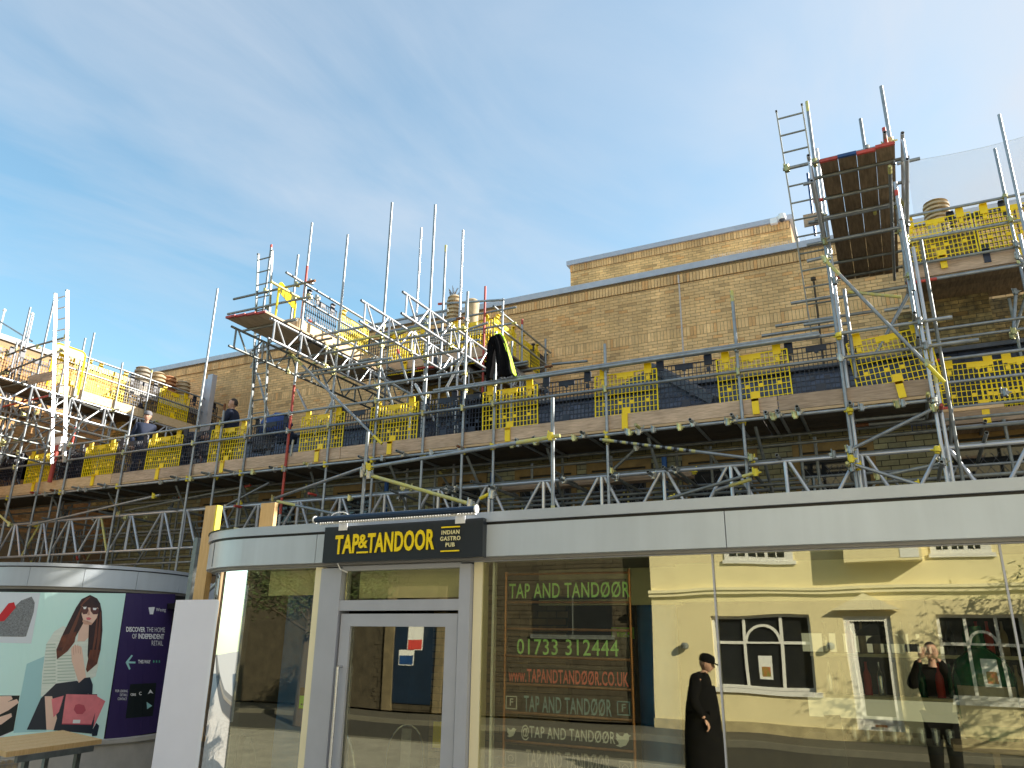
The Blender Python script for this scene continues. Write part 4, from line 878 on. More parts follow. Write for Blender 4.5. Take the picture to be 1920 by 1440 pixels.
for s_, u0, u1, v, h, bo in (('DISCOVER', 897, 1032, 454, 36, .03), ('THE HOME', 1042, 1172, 456, 34, 0.), ('OF', 940, 972, 503, 34, 0.), ('INDEPENDENT', 983, 1166, 503, 36, .03), ('RETAIL', 1078, 1158, 552, 34, 0.), ('THIS WAY', 981, 1070, 684, 26, .03),
                        ('Westg', 1108, 1178, 318, 30, 0.), ('FOR LEASING', 820, 908, 892, 18, .01), ('DETAILS', 852, 905, 920, 18, .01), ('CONTACT', 836, 902, 948, 18, .01), ('CBRE', 928, 966, 918, 18, .03), ('C', 988, 1006, 910, 24, .02)):
    ptext(s_, u0, u1, v, h, bold=bo)
m = M(); p = atX(327, 1134, -9.9); m.box(p.x-.5, p.x+.35, p.y-.05, p.y+.25, p.z-.06, p.z+.02); tag(build('dark_canopy', m, 'black'), 'small black ledge over the purple end of the poster', 'canopy')
# ================================================================= picnic table
t = thing('picnic_table', 'outdoor table with orange-brown plank top on grey steel legs at bottom left', 'table', (-9.6, 6.3, .1))
A, B = V(-8.55, 6.70, .92), V(-8.66, 5.3, .92); bk = V(-1.9, 0, 0)
zt = .80
q0, q1, q2, q3 = atZ(192, 1386, zt), atZ(20, 1409, zt), atZ(-60, 1374, zt), atZ(118, 1369, zt)
ex = (q1-q0); ex = ex.normalized()
q1 = q0+ex*1.15; q2 = q1+(q3-q0)
for k in range(5):
    f0, f1 = k/5+.006, (k+1)/5-.006; a0, a1 = q0.lerp(q3, f0), q0.lerp(q3, f1); b0, b1 = q1.lerp(q2, f0), q1.lerp(q2, f1); dn = V(0, 0, -.05)
    m = M(); m.hexa([a0+dn, a1+dn, b1+dn, b0+dn, a0, a1, b1, b0]); build('plank', m, 'wood_post', t)
m = M(); c0, c1 = q0.lerp(q1, .12), q0.lerp(q1, .62)
for f in (.2, .75):
    for s in (.12, .88): p = q0.lerp(q1, f).lerp(q3.lerp(q2, f), s); m = M(); m.box(p.x-.025, p.x+.025, p.y-.025, p.y+.025, .1, zt-.05); build('leg', m, 'galv_dark', t)
m = M(); p = q0.lerp(q1, .6); m.beam(q0.lerp(q1, .1)+V(0, 0, -.08), q0.lerp(q1, .9)+V(0, 0, -.08), .04, .06); build('rail', m, 'galv_dark', t)
p = atZ(272, 1416, .12); m = M(); m.box(p.x-.05, p.x+.05, p.y-.03, p.y+.03, .1, .115); tag(build('litter', m, 'mesh_yellow'), 'small scrap of yellow litter on the pavement by the kiosk plinth', 'litter')
# gabion stone base under the table
p = atZ(60, 1440, .3); t = thing('gabion_planter', 'low planter of buff stones in a wire cage under the picnic table', 'planter', (p.x, p.y, .1))
q = atZ(95, 1408, .42); rnd = random.Random(5)
m = M(); m.box(q.x-1.2, q.x, q.y-1.3, q.y+.0, .1, .36); build('core', m, 'clay_grey', t)
for i in range(5):
    m = M(); m.tube((q.x+.02, q.y-1.3, .12+i*.07), (q.x+.02, q.y, .12+i*.07), .003, 4, False); m.tube((q.x-1.2, q.y+.01, .12+i*.07), (q.x+.02, q.y+.01, .12+i*.07), .003, 4, False); build('wire', m, 'galv', t)
m = M()
for i in range(16):
    for j in range(4):
        c_ = V(q.x-.01, q.y-1.26+i*.08, .15+j*.065); r_ = .038; P = []
        for a in range(6): an = a*math.pi/3+rnd.random()*.5; P.append(c_+V(.012, math.cos(an)*r_*rnd.uniform(.8, 1.15), math.sin(an)*r_*.8))
        m.prism(P, (-.03, 0, 0))
o = build('stones', m, 'clay_buff', t); o['kind'] = 'stuff'
# ================================================================= street opposite, seen mirrored in the glass
mat('cream_worn', (.50, .42, .24), .9, 0, .35, 4)
YO = -7.2
def mir(u, v): p = atY(u, v, 2*YP-YO); return V(p.x, YO, p.z)
b = thing('cream_house', 'cream rendered building across the street with arched white windows, mirrored in the glass', 'building', (0, YO, .1))
w1a, w1b = mir(1332, 1160), mir(1533, 1300); w2a, w2b = mir(1752, 1160), mir(1945, 1300)
dA, dB = mir(1583, 1155), mir(1700, 1375)
m = M(); xs_ = [-5.3, w1a.x, w1b.x, dA.x, dB.x, w2a.x, w2b.x, 9]
zs, zt_ = .95, 2.52
for i, (x0, x1) in enumerate(zip(xs_[:-1], xs_[1:])):
    if i in (1, 5): m.box(x0, x1, YO-.3, YO, .1, zs); m.box(x0, x1, YO-.3, YO, zt_, 3.6)
    elif i == 3: m.box(x0, x1, YO-.3, YO, 2.5, 3.6)
    else: m.box(x0, x1, YO-.3, YO, .1, 3.6)
m.box(-5.3, 9, YO-6, YO-.3, 3.0, 3.05)
m.box(-5.3, 9, YO-.3, YO, 3.6, 9.5); m.box(-5.3, 9, YO-6.2, YO-6, .1, 9.5)
build('wall', m, 'cream_render', b)
m = M(); m.box(-5.34, 9, YO, YO+.08, 2.96, 3.04); m.box(-5.34, 9, YO, YO+.12, 3.04, 3.10); build('string_course', m, 'cream_trim', b)
m = M(); m.box(-5.32, 9, YO, YO+.03, .1, .30); build('plinth', m, 'cream_worn', b)
m = M(); m.box(-5.3, 9, YO-4.5, YO-4.4, .1, 3); build('room_back', m, 'dark_wall', b)
for (a_, c_) in ((w1a, w1b), (w2a, w2b)):
    x0, x1 = a_.x, c_.x; W = x1-x0; ya, yb = YO-.16, YO-.10
    m = M()
    def fr(xa_, xb_, za_, zb_): m.box(xa_, xb_, ya, yb, za_, zb_)
    fr(x0, x0+.06, zs, zt_); fr(x1-.06, x1, zs, zt_); fr(x0+.06, x1-.06, zt_-.06, zt_); fr(x0+.06, x1-.06, zs, zs+.07)
    xa_, xb_ = x0+W*.335, x0+W*.70
    fr(xa_-.03, xa_+.03, zs+.07, zt_-.06); fr(xb_-.03, xb_+.03, zs+.07, zt_-.06)
    fr(x0+.06, xa_-.03, 1.92, 1.98); fr(xb_+.03, x1-.06, 1.92, 1.98); fr(xa_+.03, xb_-.03, 1.93, 1.97)
    cxm, rr_ = (xa_+xb_)/2, (xb_-xa_)/2-.03
    for k in range(12):
        p = V(cxm+rr_*math.cos(math.pi*k/12), (ya+yb)/2, 1.95+rr_*math.sin(math.pi*k/12)); q = V(cxm+rr_*math.cos(math.pi*(k+1)/12), (ya+yb)/2, 1.95+rr_*math.sin(math.pi*(k+1)/12)); m.beam(p, q, .055, .055, (0, 1, 0))
    wf = build('window', m, 'white_frame', b)
    m = M(); m.box(x0+.02, x1-.02, YO-.15, YO-.145, zs+.02, zt_-.02); build('pane', m, 'glass_dark', wf, origin=b.location)
    m = M(); m.box(x0-.08, x1+.12, YO-.16, YO+.06, zs-.09, zs); build('sill', m, 'white_frame', wf, origin=b.location)
    m = M(); m.box(cxm-.12, cxm+.16, YO-.142, YO-.138, 1.18, 1.68); build('menu_poster', m, 'white', wf, origin=b.location); m = M(); m.box(cxm-.06, cxm+.12, YO-.137, YO-.134, 1.24, 1.45); build('menu_picture', m, 'poster_food', wf, origin=b.location)
# upper windows
for (u0, u1) in ((1367, 1480), (1757, 1850)):
    a_, c_ = mir(u0, 1070), mir(u1, 1070); z0 = 3.72; z1 = 5.2
    m = M(); m.box(a_.x-.12, c_.x+.2, YO, YO+.06, z0-.10, z0-.02); m.box(a_.x-.08, c_.x+.14, YO, YO+.03, z0-.02, z1)
    wf = build('window', m, 'white_frame', b); n_ = 3
    for k in range(n_):
        x0 = a_.x+(c_.x-a_.x)*k/n_+.04; x1 = a_.x+(c_.x-a_.x)*(k+1)/n_-.04
        m = M(); m.box(x0, x1, YO+.031, YO+.036, z0+.06, z1-.1); build('pane', m, 'glass_dark', wf, origin=b.location)
        m = M(); xm = (x0+x1)/2; m.box(xm-.012, xm+.012, YO+.036, YO+.045, z0+.06, z1-.1)
        for zz in (4.0, 4.35, 4.7): m.box(x0, xm-.012, YO+.036, YO+.044, zz-.01, zz+.01); m.box(xm+.012, x1, YO+.036, YO+.044, zz-.01, zz+.01)
        build('glazing_bar', m, 'white_frame', wf, origin=b.location)
m = M(); x0, x1 = dA.x, dB.x; m.box(x0, x0+.12, YO-.2, YO-.05, .1, 2.4); m.box(x1-.12, x1, YO-.2, YO-.05, .1, 2.4); m.box(x0, x1, YO-.2, YO-.05, 2.4, 2.5); m.box(x0+.12, x1-.12, YO-.15, YO-.1, .12, .55); m.box(x0+.12, x0+.2, YO-.15, YO-.1, .55, 2.4)
dro = build('door', m, 'white_frame', b); m = M(); m.box(x0+.2, x1-.12, YO-.13, YO-.12, .55, 2.4); build('pane', m, 'glass_dark', dro, origin=b.location); m = M(); m.box(x0+.35, x1-.3, YO-.05, YO-.04, .36, .40); build('letter_plate', m, 'copper', dro, origin=b.location)
m = M(); m.prism([(x0-.2, YO+.05, 2.62), (x1+.2, YO+.05, 2.62), ((x0+x1)/2, YO+.05, 2.95)], (0, .12, 0)); build('door_hood', m, 'cream_trim', b)
for k, u_ in enumerate((1286, 1560)):
    p = mir(u_, 1213); m = M(); m.lathe((p.x, YO+.12, p.z-.06), [(.02, 0), (.08, .03), (.09, .10), (.05, .15)], 12); m.tube((p.x, YO, p.z), (p.x, YO+.1, p.z), .03, 8, False)
    tag(build('wall_lamp', m, 'galv_dark', smooth=True), ('round grey wall lamp left of the arched window opposite', 'round grey wall lamp between window and door opposite')[k], 'lamp', 'round wall lamps opposite')
p = mir(1690, 1040); m = M(); m.box(p.x-1.1, p.x+.35, YO, YO+.45, 3.55, 4.35); pb = thing('projecting_sign_box', 'cream box sign projecting from the house opposite', 'sign', p); build('box', m, 'cream_render', pb); m = M(); m.box(p.x-.05, p.x+.3, YO+.451, YO+.46, 3.6, 3.9); build('panel', m, 'white', pb)
# stone building further left, across the street
b = thing('stone_house', 'dark rubble-stone building across the street with a notice-covered door, mirrored in the pub door', 'building', (-9, YO-.6, .1))
m = M(); m.box(-22, -5.34, YO-5, YO-.6, .1, 9.5); build('wall', m, 'stone_opp', b)
rnd = random.Random(2); m = M(); z = .15
while z < 3.8:
    x = -13.5+rnd.random()*.2; hh = rnd.uniform(.09, .15)
    while x < -5.5:
        ww = rnd.uniform(.15, .4)
        m.tint = (1, 1, 1); m.box(x, x+ww-.012, YO-.6, YO-.585+rnd.uniform(0, .012), z, z+hh-.012, skip=(2,)); x += ww
    z += hh
o = build('rubble_stone', m, 'stone_opp', b); o['kind'] = 'stuff'
dx = (2*YP-(YO-.6))
def mir2(u, v): p = atY(u, v, dx); return V(p.x, YO-.6, p.z)
a_, c_ = mir2(745, 1165), mir2(815, 1300)
m = M(); m.box(a_.x-.3, a_.x, YO-.6, YO-.5, .1, 3.3); m.box(c_.x, c_.x+.25, YO-.6, YO-.5, .1, 3.3); m.box(a_.x, c_.x, YO-.6, YO-.52, 3.0, 3.3); build('door_surround', m, 'stone_trim', b)
m = M(); m.box(a_.x, c_.x, YO-.57, YO-.55, .3, 3.0); dd = build('door', m, 'door_dark', b)
p = mir2(780, 1190); m = M(); m.box(p.x-.22, p.x+.22, YO-.545, YO-.54, p.z-.4, p.z+.55); build('notice', m, 'white', dd, origin=b.location); m = M(); m.box(p.x-.2, p.x+.2, YO-.538, YO-.536, p.z-.38, p.z-.12); build('notice_band', m, 'label_red', dd, origin=b.location)
p = mir2(766, 1232); m = M(); m.box(p.x-.25, p.x+.2, YO-.545, YO-.54, p.z-.2, p.z+.2); build('notice', m, 'white', dd, origin=b.location); m = M(); m.box(p.x-.23, p.x+.18, YO-.538, YO-.536, p.z-.18, p.z+.05); build('notice_band', m, 'navy_paint', dd, origin=b.location)
for u_ in (1075,):
    p = mir2(u_, 1150); m = M(); m.box(p.x-1.1, p.x+1.0, YO-.58, YO-.56, 2.1, 3.0); build('pane', m, 'glass_dark', b)
    m = M(); m.box(p.x-.03, p.x+.0, YO-.56, YO-.54, 2.1, 3.0); m.box(p.x-1.15, p.x+1.05, YO-.58, YO-.5, 2.0, 2.1); build('window_frame', m, 'galv_dark', b)
# tree across the street, its branches mirrored at top right of the glass
tr = thing('street_tree', 'leafy street tree across the road mirrored at the right of the glass', 'tree', (3.9, -4.6, .1))
m = M(); m.holes = False; m.tube((3.9, -4.6, 0), (3.8, -4.6, 2.6), .14, 10, False, .10); rnd = random.Random(8); tips = []
for k in range(16):
    z = rnd.uniform(2.2, 3.6); a = rnd.uniform(0, 6.28); l = rnd.uniform(1.0, 2.2); p = V(3.8, -4.6, z-.3); q = p+V(math.cos(a)*l, math.sin(a)*l, rnd.uniform(.2, 1.3)); m.tube(p, q, .035, 6, False, .012)
    for j in range(5):
        s_ = p.lerp(q, rnd.uniform(.35, 1)); e = s_+V(rnd.uniform(-.6, .6), rnd.uniform(-.6, .6), rnd.uniform(-.3, .6)); m.tube(s_, e, .012, 5, False, .004); tips += [e, s_.lerp(e, .6), s_.lerp(e, .3)]
m.tube((3.8, -4.6, 2.6), (3.85, -4.5, 4.6), .10, 8, False, .04); build('trunk', m, 'bark', tr)
m = M()
for t_ in tips:
    for j in range(26):
        c_ = t_+V(rnd.gauss(0, .16), rnd.gauss(0, .16), rnd.gauss(0, .13)); a = V(rnd.uniform(-1, 1), rnd.uniform(-1, 1), rnd.uniform(-.6, .6)).normalized(); s_ = a.orthogonal().normalized(); m.sheet([c_-a*.05, c_+s_*.022, c_+a*.05, c_-s_*.022])
o = build('crown', m, 'leaf', tr)

copy_thing(tr, (-12.6, -3.8, .1), (0, 0, 1.9), 'leafy street tree mirrored over the pub door and left window'); tr['group'] = 'street trees opposite'; [o.__setitem__('group', 'street trees opposite') for o in C.objects if o.get('label', '').startswith('leafy street tree')]
# ================================================================= scaffolding
TR = .0242
cpl = {}
def coupler_mesh(kind):
    m = M(); m.holes = False
    m.tube((0, 0, -.028), (0, 0, .028), .036, 10, False); m.box(-.042, .042, -.058, -.02, -.022, .022); m.tube((.03, -.045, 0), (.075, -.045, 0), .011, 6, False); m.tube((0, -.05, -.05), (0, -.05, .05), .030, 8, False); m.tube((-.035, -.05, .02), (-.035, -.05, .075), .010, 6, False)
    return m
for k, mn in (('z', 'zinc'), ('s', 'coupler_steel'), ('y', 'yellow_bright')):
    o = build('coupler', coupler_mesh(k), mn, link=False); cpl[k] = o.data; bpy.data.objects.remove(o)
class Scaf:
    def __init__(s, label, loc): s.root = thing('scaffold', label, 'scaffold', loc, 'scaffold structures'); s.up = []; s.rnd = random.Random(hash(label) % 1000 if False else len(label))
    def tube(s, name, p, q, mn='galv', r=TR, marks=()):
        m = M(); m.tube(p, q, r); o = build(name, m, [mn, 'hole'], s.root, smooth=True); L_ = (Vector(q)-Vector(p)).length
        if not marks and mn in ('galv', 'galv_dark') and L_ > .8 and s.rnd.random() < .30:
            k_ = s.rnd.choice(('yellow_paint', 'yellow_paint', 'red_paint', 'rust')); a_ = s.rnd.choice((0, 1)); l_ = s.rnd.uniform(.06, .25)/L_; marks = ((0, l_, k_),) if a_ == 0 else ((1-l_, 1, k_),)
        for a, b_, mk in marks:
            m = M(); m.holes = False; P = Vector(p).lerp(Vector(q), a); Q = Vector(p).lerp(Vector(q), b_); m.tube(P, Q, r+.0015, 10, False); build('paint_mark', m, mk, o, origin=s.root.location, smooth=True)
        return o
    def up_(s, x, y, z0, z1, mn='galv', marks=(), name='upright_tube'): s.up.append((x, y, z0, z1)); return s.tube(name, (x, y, z0), (x, y, z1), mn, marks=marks)
    def upx(s, uv, Y, z0, mn='galv', z1=None, marks=()):
        p = atY(uv[0], uv[1], Y); return s.up_(p.x, Y, z0, p.z if z1 is None else z1, mn, marks)
    def X(s, name, x0, x1, y, z, mn='galv', marks=(), c=True, ck=None):
        o = s.tube(name, (x0, y, z), (x1, y, z), mn, marks=marks)
        if c:
            for (ux, uy, z0, z1) in s.up:
                if x0 < ux < x1 and abs(uy-y) < .13 and z0 < z < z1: s.c((ux, uy, z), ck)
        return o
    def Yt(s, name, x, y0, y1, z, mn='galv', marks=(), c=False): return s.tube(name, (x, y0, z), (x, y1, z), mn, marks=marks)
    def c(s, p, k=None, rz=None):
        k = k or s.rnd.choice('zzsy' if False else 'zzzs')
        o = place_mesh('coupler', cpl[k], p, s.root, (s.rnd.uniform(-.1, .1), s.rnd.uniform(-.1, .1), s.rnd.choice((0, 0, 3.14)) + s.rnd.uniform(-.1, .1) if rz is None else rz)); return o
    def px(s, name, a, b_, Y, mn='galv', marks=(), Yb=None, c=True, ck=None):
        p, q = atY(a[0], a[1], Y), atY(b_[0], b_[1], Y if Yb is None else Yb); o = s.tube(name, p, q, mn, marks=marks)
        if c: s.c(p.lerp(q, .04)+V(0, .03, 0), ck); s.c(p.lerp(q, .96)+V(0, .03, 0), ck)
        return o
    def board(s, p, q, w_=.225, t=.038, mn='wood', name='scaffold_board', band_=None):
        m = M(); m.beam(p, q, w_, t); o = build(name, m, mn, s.root)
        if band_:
            p, q = Vector(p), Vector(q); d = (q-p).normalized(); m = M(); m.beam(p-d*.004, p+d*.035, w_+.004, t+.004); build('end_band', m, band_, o, origin=s.root.location)
        return o
    def beam(s, p, d, L, depth=.38, mn='alu', rch=.024, rl=.0165, pitch=.58, flip=False, marks=None, vert=True, group=2):
        """lattice beam: top chord from p along d, bottom chord below, web tubes"""
        p, d = Vector(p), Vector(d).normalized(); dn = V(0, 0, -depth)
        m = M(); m.tube(p, p+d*L, rch); bo = build('lattice_beam', m, [mn, 'hole'], s.root, smooth=True)
        m = M(); m.tube(p+dn, p+dn+d*L, rch); build('bottom_chord', m, [mn, 'hole'], bo, origin=s.root.location, smooth=True)
        x = .12; k = 0; ln = p; w_ = []
        while x < L-.05:
            w_.append((x, x, rl*1.15));
            if x+.05+pitch*.38 < L: w_.append((x+.05, x+.05+pitch*.38, rl))
            if x+pitch-.04 < L: w_.append((x+pitch-.05, x+.10+pitch*.38, rl))
            x += pitch
        for a, b_, rr in w_:
            m = M(); m.holes = False; m.tube(p+d*a, p+dn+d*b_, rr, 8, False); mm = mn
            if marks and s.rnd.random() < marks: mm = 'yellow_paint'
            build('web_tube', m, mm, bo, origin=s.root.location, smooth=True)
        return bo
# ---- front walkway (deck at 5.05 m, front face Y = 11)
YS = 11.0; ZD = 5.02
S1 = Scaf('long front walkway scaffold with timber toe boards and tube guard rails above the pub roof', (-8, YS, 2.7))
ups = [((1372, 545), 3.0), ((1134, 645), 3.0), ((930, 622), 3.0), ((877, 547), 3.0), ((816, 384), 3.0), ((735, 380), 3.0), ((652, 440), 3.0), ((509, 459), 3.0), ((408, 541), 2.4), ((422, 757), 2.6), ((250, 762), 2.6), ((135, 830), 2.6), ((52, 780), 2.6), ((600, 600), 4.0)]
for uv, z0 in ups[:-1]: S1.upx(uv, YS, z0, 'galv')
S1.upx((585, 418), YS, 3.0, 'galv', marks=((.62, .86, 'red_paint'), (.15, .50, 'red_paint')))
p = atY(-20, 800, YS); S1.up_(p.x, YS, 2.6, 7.2)
# rear uprights
for uv, yy, z0, mn in (((790, 427), 12.1, 3.0, 'alu'), ((836, 460), 12.1, 3.0, 'galv'), ((868, 432), 12.1, 3.0, 'alu')): S1.upx(uv, yy, z0, mn)
xr = [u[0] for u in S1.up]
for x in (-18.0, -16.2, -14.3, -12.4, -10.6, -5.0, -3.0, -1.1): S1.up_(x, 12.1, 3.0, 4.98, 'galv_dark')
XR = .72
S1.X('guard_rail', -21, XR+.35, YS-.05, 6.05); S1.X('guard_rail', -21, XR+.6, YS-.05, 5.69)
S1.X('ledger_tube', -21, XR-.1, YS-.055, 4.945, ck='y')
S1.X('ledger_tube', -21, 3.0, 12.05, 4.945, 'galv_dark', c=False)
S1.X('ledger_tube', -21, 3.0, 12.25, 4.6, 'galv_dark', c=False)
# two spare tubes lying on the rail
for k, (a, b_) in enumerate((((813, 732), (1535, 622)), ((830, 734), (1538, 631)))):
    p, q = atY(*a, YS-.06), atY(*b_, YS-.06); m = M(); m.tube((p.x, YS-.06-.03*k, p.z), (q.x, YS-.06-.03*k, p.z+.02), TR); tag(build('spare_tube', m, ['galv', 'hole'], smooth=True), ('upper loose tube lying along the top guard rail', 'lower loose tube lying along the top guard rail')[k], 'tube', 'loose tubes on the rail')
# transoms poking out under the deck
tz = 4.985
for u_, v_ in ((65, 925), (100, 935), (145, 928), (195, 920), (330, 897), (392, 890), (435, 883), (510, 872), (575, 862), (680, 858), (757, 836), (862, 852), (970, 838), (1005, 835), (1095, 832), (1200, 825), (1300, 815), (1378, 808), (1440, 800), (1462, 797), (1500, 790), (1595, 768)):
    x = atY(u_, v_, YS-.1).x; S1.Yt('transom_tube', x, YS-S1.rnd.uniform(.16, .34), 12.3, tz, S1.rnd.choice(('galv', 'galv_dark', 'galv')), marks=((0, .16, 'red_paint'),) if u_ == 65 else ()); S1.c((x, YS-.055, 4.965), 's')
# deck boards
for j in range(5):
    x = -21.0
    while x < XR:
        L = min(3.9, XR-x); S1.board((x+.01, YS+.16+j*.232, 5.031+S1.rnd.uniform(-.003, .003)), (x+L-.01, YS+.16+j*.232, 5.031), mn='wood_shaded'); x += 3.9
# toe boards
tb = [(-21, -15.26, 'wood_new', 0), (-15.25, -12.75, 'wood', 1), (-12.74, -9.0, 'wood', 0), (-8.99, -5.55, 'wood', 1), (-5.54, -1.24, 'wood', 1), (-1.23, .68, 'wood', 0)]
for x0, x1, mn, k in tb:
    if x1 < -12: x0, x1 = x0, x1
    m = M(); m.box(x0, x1-.004, YS+.028, YS+.066, 5.052, 5.272); build('toe_board', m, mn, S1.root)
m = M(); m.box(-21, .66, YS+.03, YS+.06, 5.008, 5.046); build('board_edge', m, 'wood_new', S1.root)
# lattice beams in front and behind, on the pub side
for y, x0, x1, mn, mk in ((YS+.09, -20.5, -12.9, 'alu', .12), (YS+.10, -13.0, -7.0, 'alu', .05), (YS+.11, -7.0, -1.3, 'alu', .14), (YS+.09, -1.35, 4.0, 'alu', .1), (YS+1.35, -20, -12, 'galv_dark', .1), (YS+1.35, -12, -6, 'galv_dark', .1), (YS+1.35, -6, 4, 'galv', .1)):
    S1.beam((x0, y, 4.33), (1, 0, 0), x1-x0-.02, .75, mn, marks=mk, pitch=.98, rl=.024 if y < 12 else .017, rch=.027 if y < 12 else .022)
# braces
S1.px('brace_tube', (1125, 824), (1421, 861), YS-.09, 'galv', marks=[(.02, .10, 'yellow_paint')]+[(.12+k*.075, .14+k*.075, 'black') for k in range(7)]+[(.155+k*.075, .18+k*.075, 'yellow_paint') for k in range(7)], ck='z')
S1.px('brace_tube', (1250, 936), (1424, 884), YS-.3, 'galv_dark', ck='y'); S1.px('brace_tube', (1340, 920), (1410, 898), YS-.2, 'galv', marks=((.4, .98, 'yellow_paint'),), c=False)
S1.px('brace_tube', (52, 986), (300, 928), YS-.12, 'galv', ck='y'); S1.px('brace_tube', (235, 958), (470, 910), YS+.6, 'galv_dark')
S1.px('brace_tube', (-10, 958), (20, 985), YS-.5, 'yellow_paint'); S1.px('brace_tube', (411, 955), (505, 905), YS+.3, 'galv', c=False)
S1.px('brace_tube', (1145, 885), (1195, 838), YS+.5, 'galv_dark'); S1.px('brace_tube', (548, 666), (716, 832), YS-.35, 'galv', marks=((0, .13, 'yellow_paint'), (.92, 1, 'yellow_bright')), c=False)
S1.px('brace_tube', (545, 855), (550, 825), YS-.1, 'coupler_steel', c=False)
for u_, v_ in ((1410, 885), (1150, 893), (925, 915), (845, 915), (1220, 888), (1265, 880), (1055, 900), (835, 920)):
    p = atY(u_, v_, YS-.1); S1.Yt('transom_tube', p.x, YS-.25, YS+1.5, p.z, 'galv_dark'); S1.c((p.x, YS, p.z), 's')
S1.X('ledger_tube', -6.2, -1.0, YS+.6, 4.12, 'galv_dark', c=False); S1.X('ledger_tube', -20, -11, YS+1.0, 4.05, 'galv', c=False); S1.X('ledger_tube', -20, -6, YS+.5, 3.35, 'galv', c=False)
# deeper bracing in the shade under the deck
rb = random.Random(77)
for i, x in enumerate((-19.2, -17.4, -15.5, -13.4, -11.6, -9.8, -8.0, -6.4, -4.9, -3.2, -1.6, .9)):
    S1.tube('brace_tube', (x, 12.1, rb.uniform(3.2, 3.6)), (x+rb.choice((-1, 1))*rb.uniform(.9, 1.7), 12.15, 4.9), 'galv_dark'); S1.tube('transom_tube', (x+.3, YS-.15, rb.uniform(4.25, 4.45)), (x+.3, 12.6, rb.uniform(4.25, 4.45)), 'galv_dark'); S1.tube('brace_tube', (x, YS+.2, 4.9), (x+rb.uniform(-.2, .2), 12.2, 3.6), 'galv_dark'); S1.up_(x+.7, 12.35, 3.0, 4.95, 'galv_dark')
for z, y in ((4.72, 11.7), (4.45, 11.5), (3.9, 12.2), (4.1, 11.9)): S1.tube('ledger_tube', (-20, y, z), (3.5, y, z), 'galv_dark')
for k in range(14): p = V(rb.uniform(-16, 1.5), YS+rb.uniform(-.1, .3), rb.uniform(4.25, 4.42)); S1.c(p, rb.choice('zsy'), rb.uniform(0, 6))
for k in range(26): p = V(rb.uniform(-18, 1.5), YS-.05, 4.93); S1.c(p, rb.choice('zs'), rb.uniform(-.3, .3))
# stacked boards on the beams
for k in range(3): S1.board((-6.0, YS+.85+k*.02, 4.38+k*.045), (-2.7, YS+.85+k*.02, 4.38+k*.045), .22, .038, 'wood', 'stacked_board')
# near frame on the pub roof
YN = 8.3
x1_, x2_ = atY(690, 810, YN), atY(1036, 746, YN)
S1.up_(x1_.x, YN, 2.7, x1_.z, 'galv', name='prop_tube'); S1.up_(x2_.x, YN, 2.7, x2_.z, 'galv', marks=((.0, .35, 'yellow_paint'),), name='prop_tube')
S1.px('brace_tube', (680, 878), (1050, 817), YN-.06, 'galv', marks=((.80, 1, 'yellow_paint'),), ck='y'); S1.px('brace_tube', (690, 874), (508, 937), YN+.05, 'galv', Yb=YS-.2); S1.px('brace_tube', (686, 889), (892, 948), YN-.1, 'yellow_paint', ck='s')
S1.px('brace_tube', (520, 940), (640, 966), YN+1.5, 'galv', marks=((0, .3, 'yellow_paint'),), c=False); S1.px('brace_tube', (900, 935), (920, 925), YN+.6, 'yellow_bright', c=False)
for u_, v_ in ((688, 880), (684, 889), (1037, 820), (925, 930), (890, 950)): S1.c(atY(u_, v_, YN-.02), 's')
# ---- right loading tower
S2 = Scaf('right loading tower scaffold with a boarded platform jutting out high up', (.2, YS, 2.7))
S2.up_(atY(1513, 192, YS).x, YS-.02, 3.0, atY(1513, 192, YS).z, 'galv'); S2.up_(-.30, YS+.07, 3.0, atY(1532, 274, YS).z, 'alu'); S2.up_(atY(1582, 540, YS).x, YS+.05, 5.4, atY(1582, 540, YS).z, 'galv')
xrt = atY(1700, 455, YS).x
S2.up_(xrt, YS-.06, 3.0, atY(1699, 448, YS).z, 'alu'); S2.up_(xrt+.07, YS+.02, 3.0, atY(1715, 462, YS).z, 'alu', marks=((.52, .58, 'yellow_paint'),)); S2.up_(xrt+.18, YS+.06, 3.0, 7.3, 'galv_dark'); S2.up_(xrt-.05, YS+.04, 5.6, 8.9, 'galv')
ZP = 8.02; YF = 9.62
xl, xrr = atY(1538, 319, YF).x, atY(1681, 291, YF).x
for k in range(4):
    x = xl+.115+k*(xrr-xl)/4; p0, p1 = V(x, YF-.02*(k % 2)-(.03 if k == 3 else 0), ZP-.005*k), V(x, YF+3.9, ZP-.005*k)
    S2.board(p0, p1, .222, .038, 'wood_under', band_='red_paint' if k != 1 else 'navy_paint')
for y in (9.95, 10.55, 11.15, 11.9, 12.7, 13.3): S2.X('transom_tube', -.55 if y == 11.15 else -.42, .82, y, ZP-.045, 'galv' if y == 11.15 else 'galv_dark', c=False)
for x in (-.36, .74):
    S2.beam((x, 9.3, ZP-.08), (0, 1, 0), 4.3, .38, 'alu'); S2.c((x, YS, ZP-.08)); S2.c((x, YS, ZP-.46), 's')
S2.X('ledger_tube', -.60, .66, YS-.06, ZP-.52, 'galv', ck='z'); S2.X('ledger_tube', -.45, .70, YS-.06, ZP-.13, 'galv')
S2.X('ledger_tube', -.40, .66, YS+.9, 7.0, 'galv_dark'); S2.X('ledger_tube', -1.3, .2, 12.3, 6.85, 'galv', c=False); S2.X('ledger_tube', -1.6, -.2, 12.9, 6.95, 'galv', c=False)
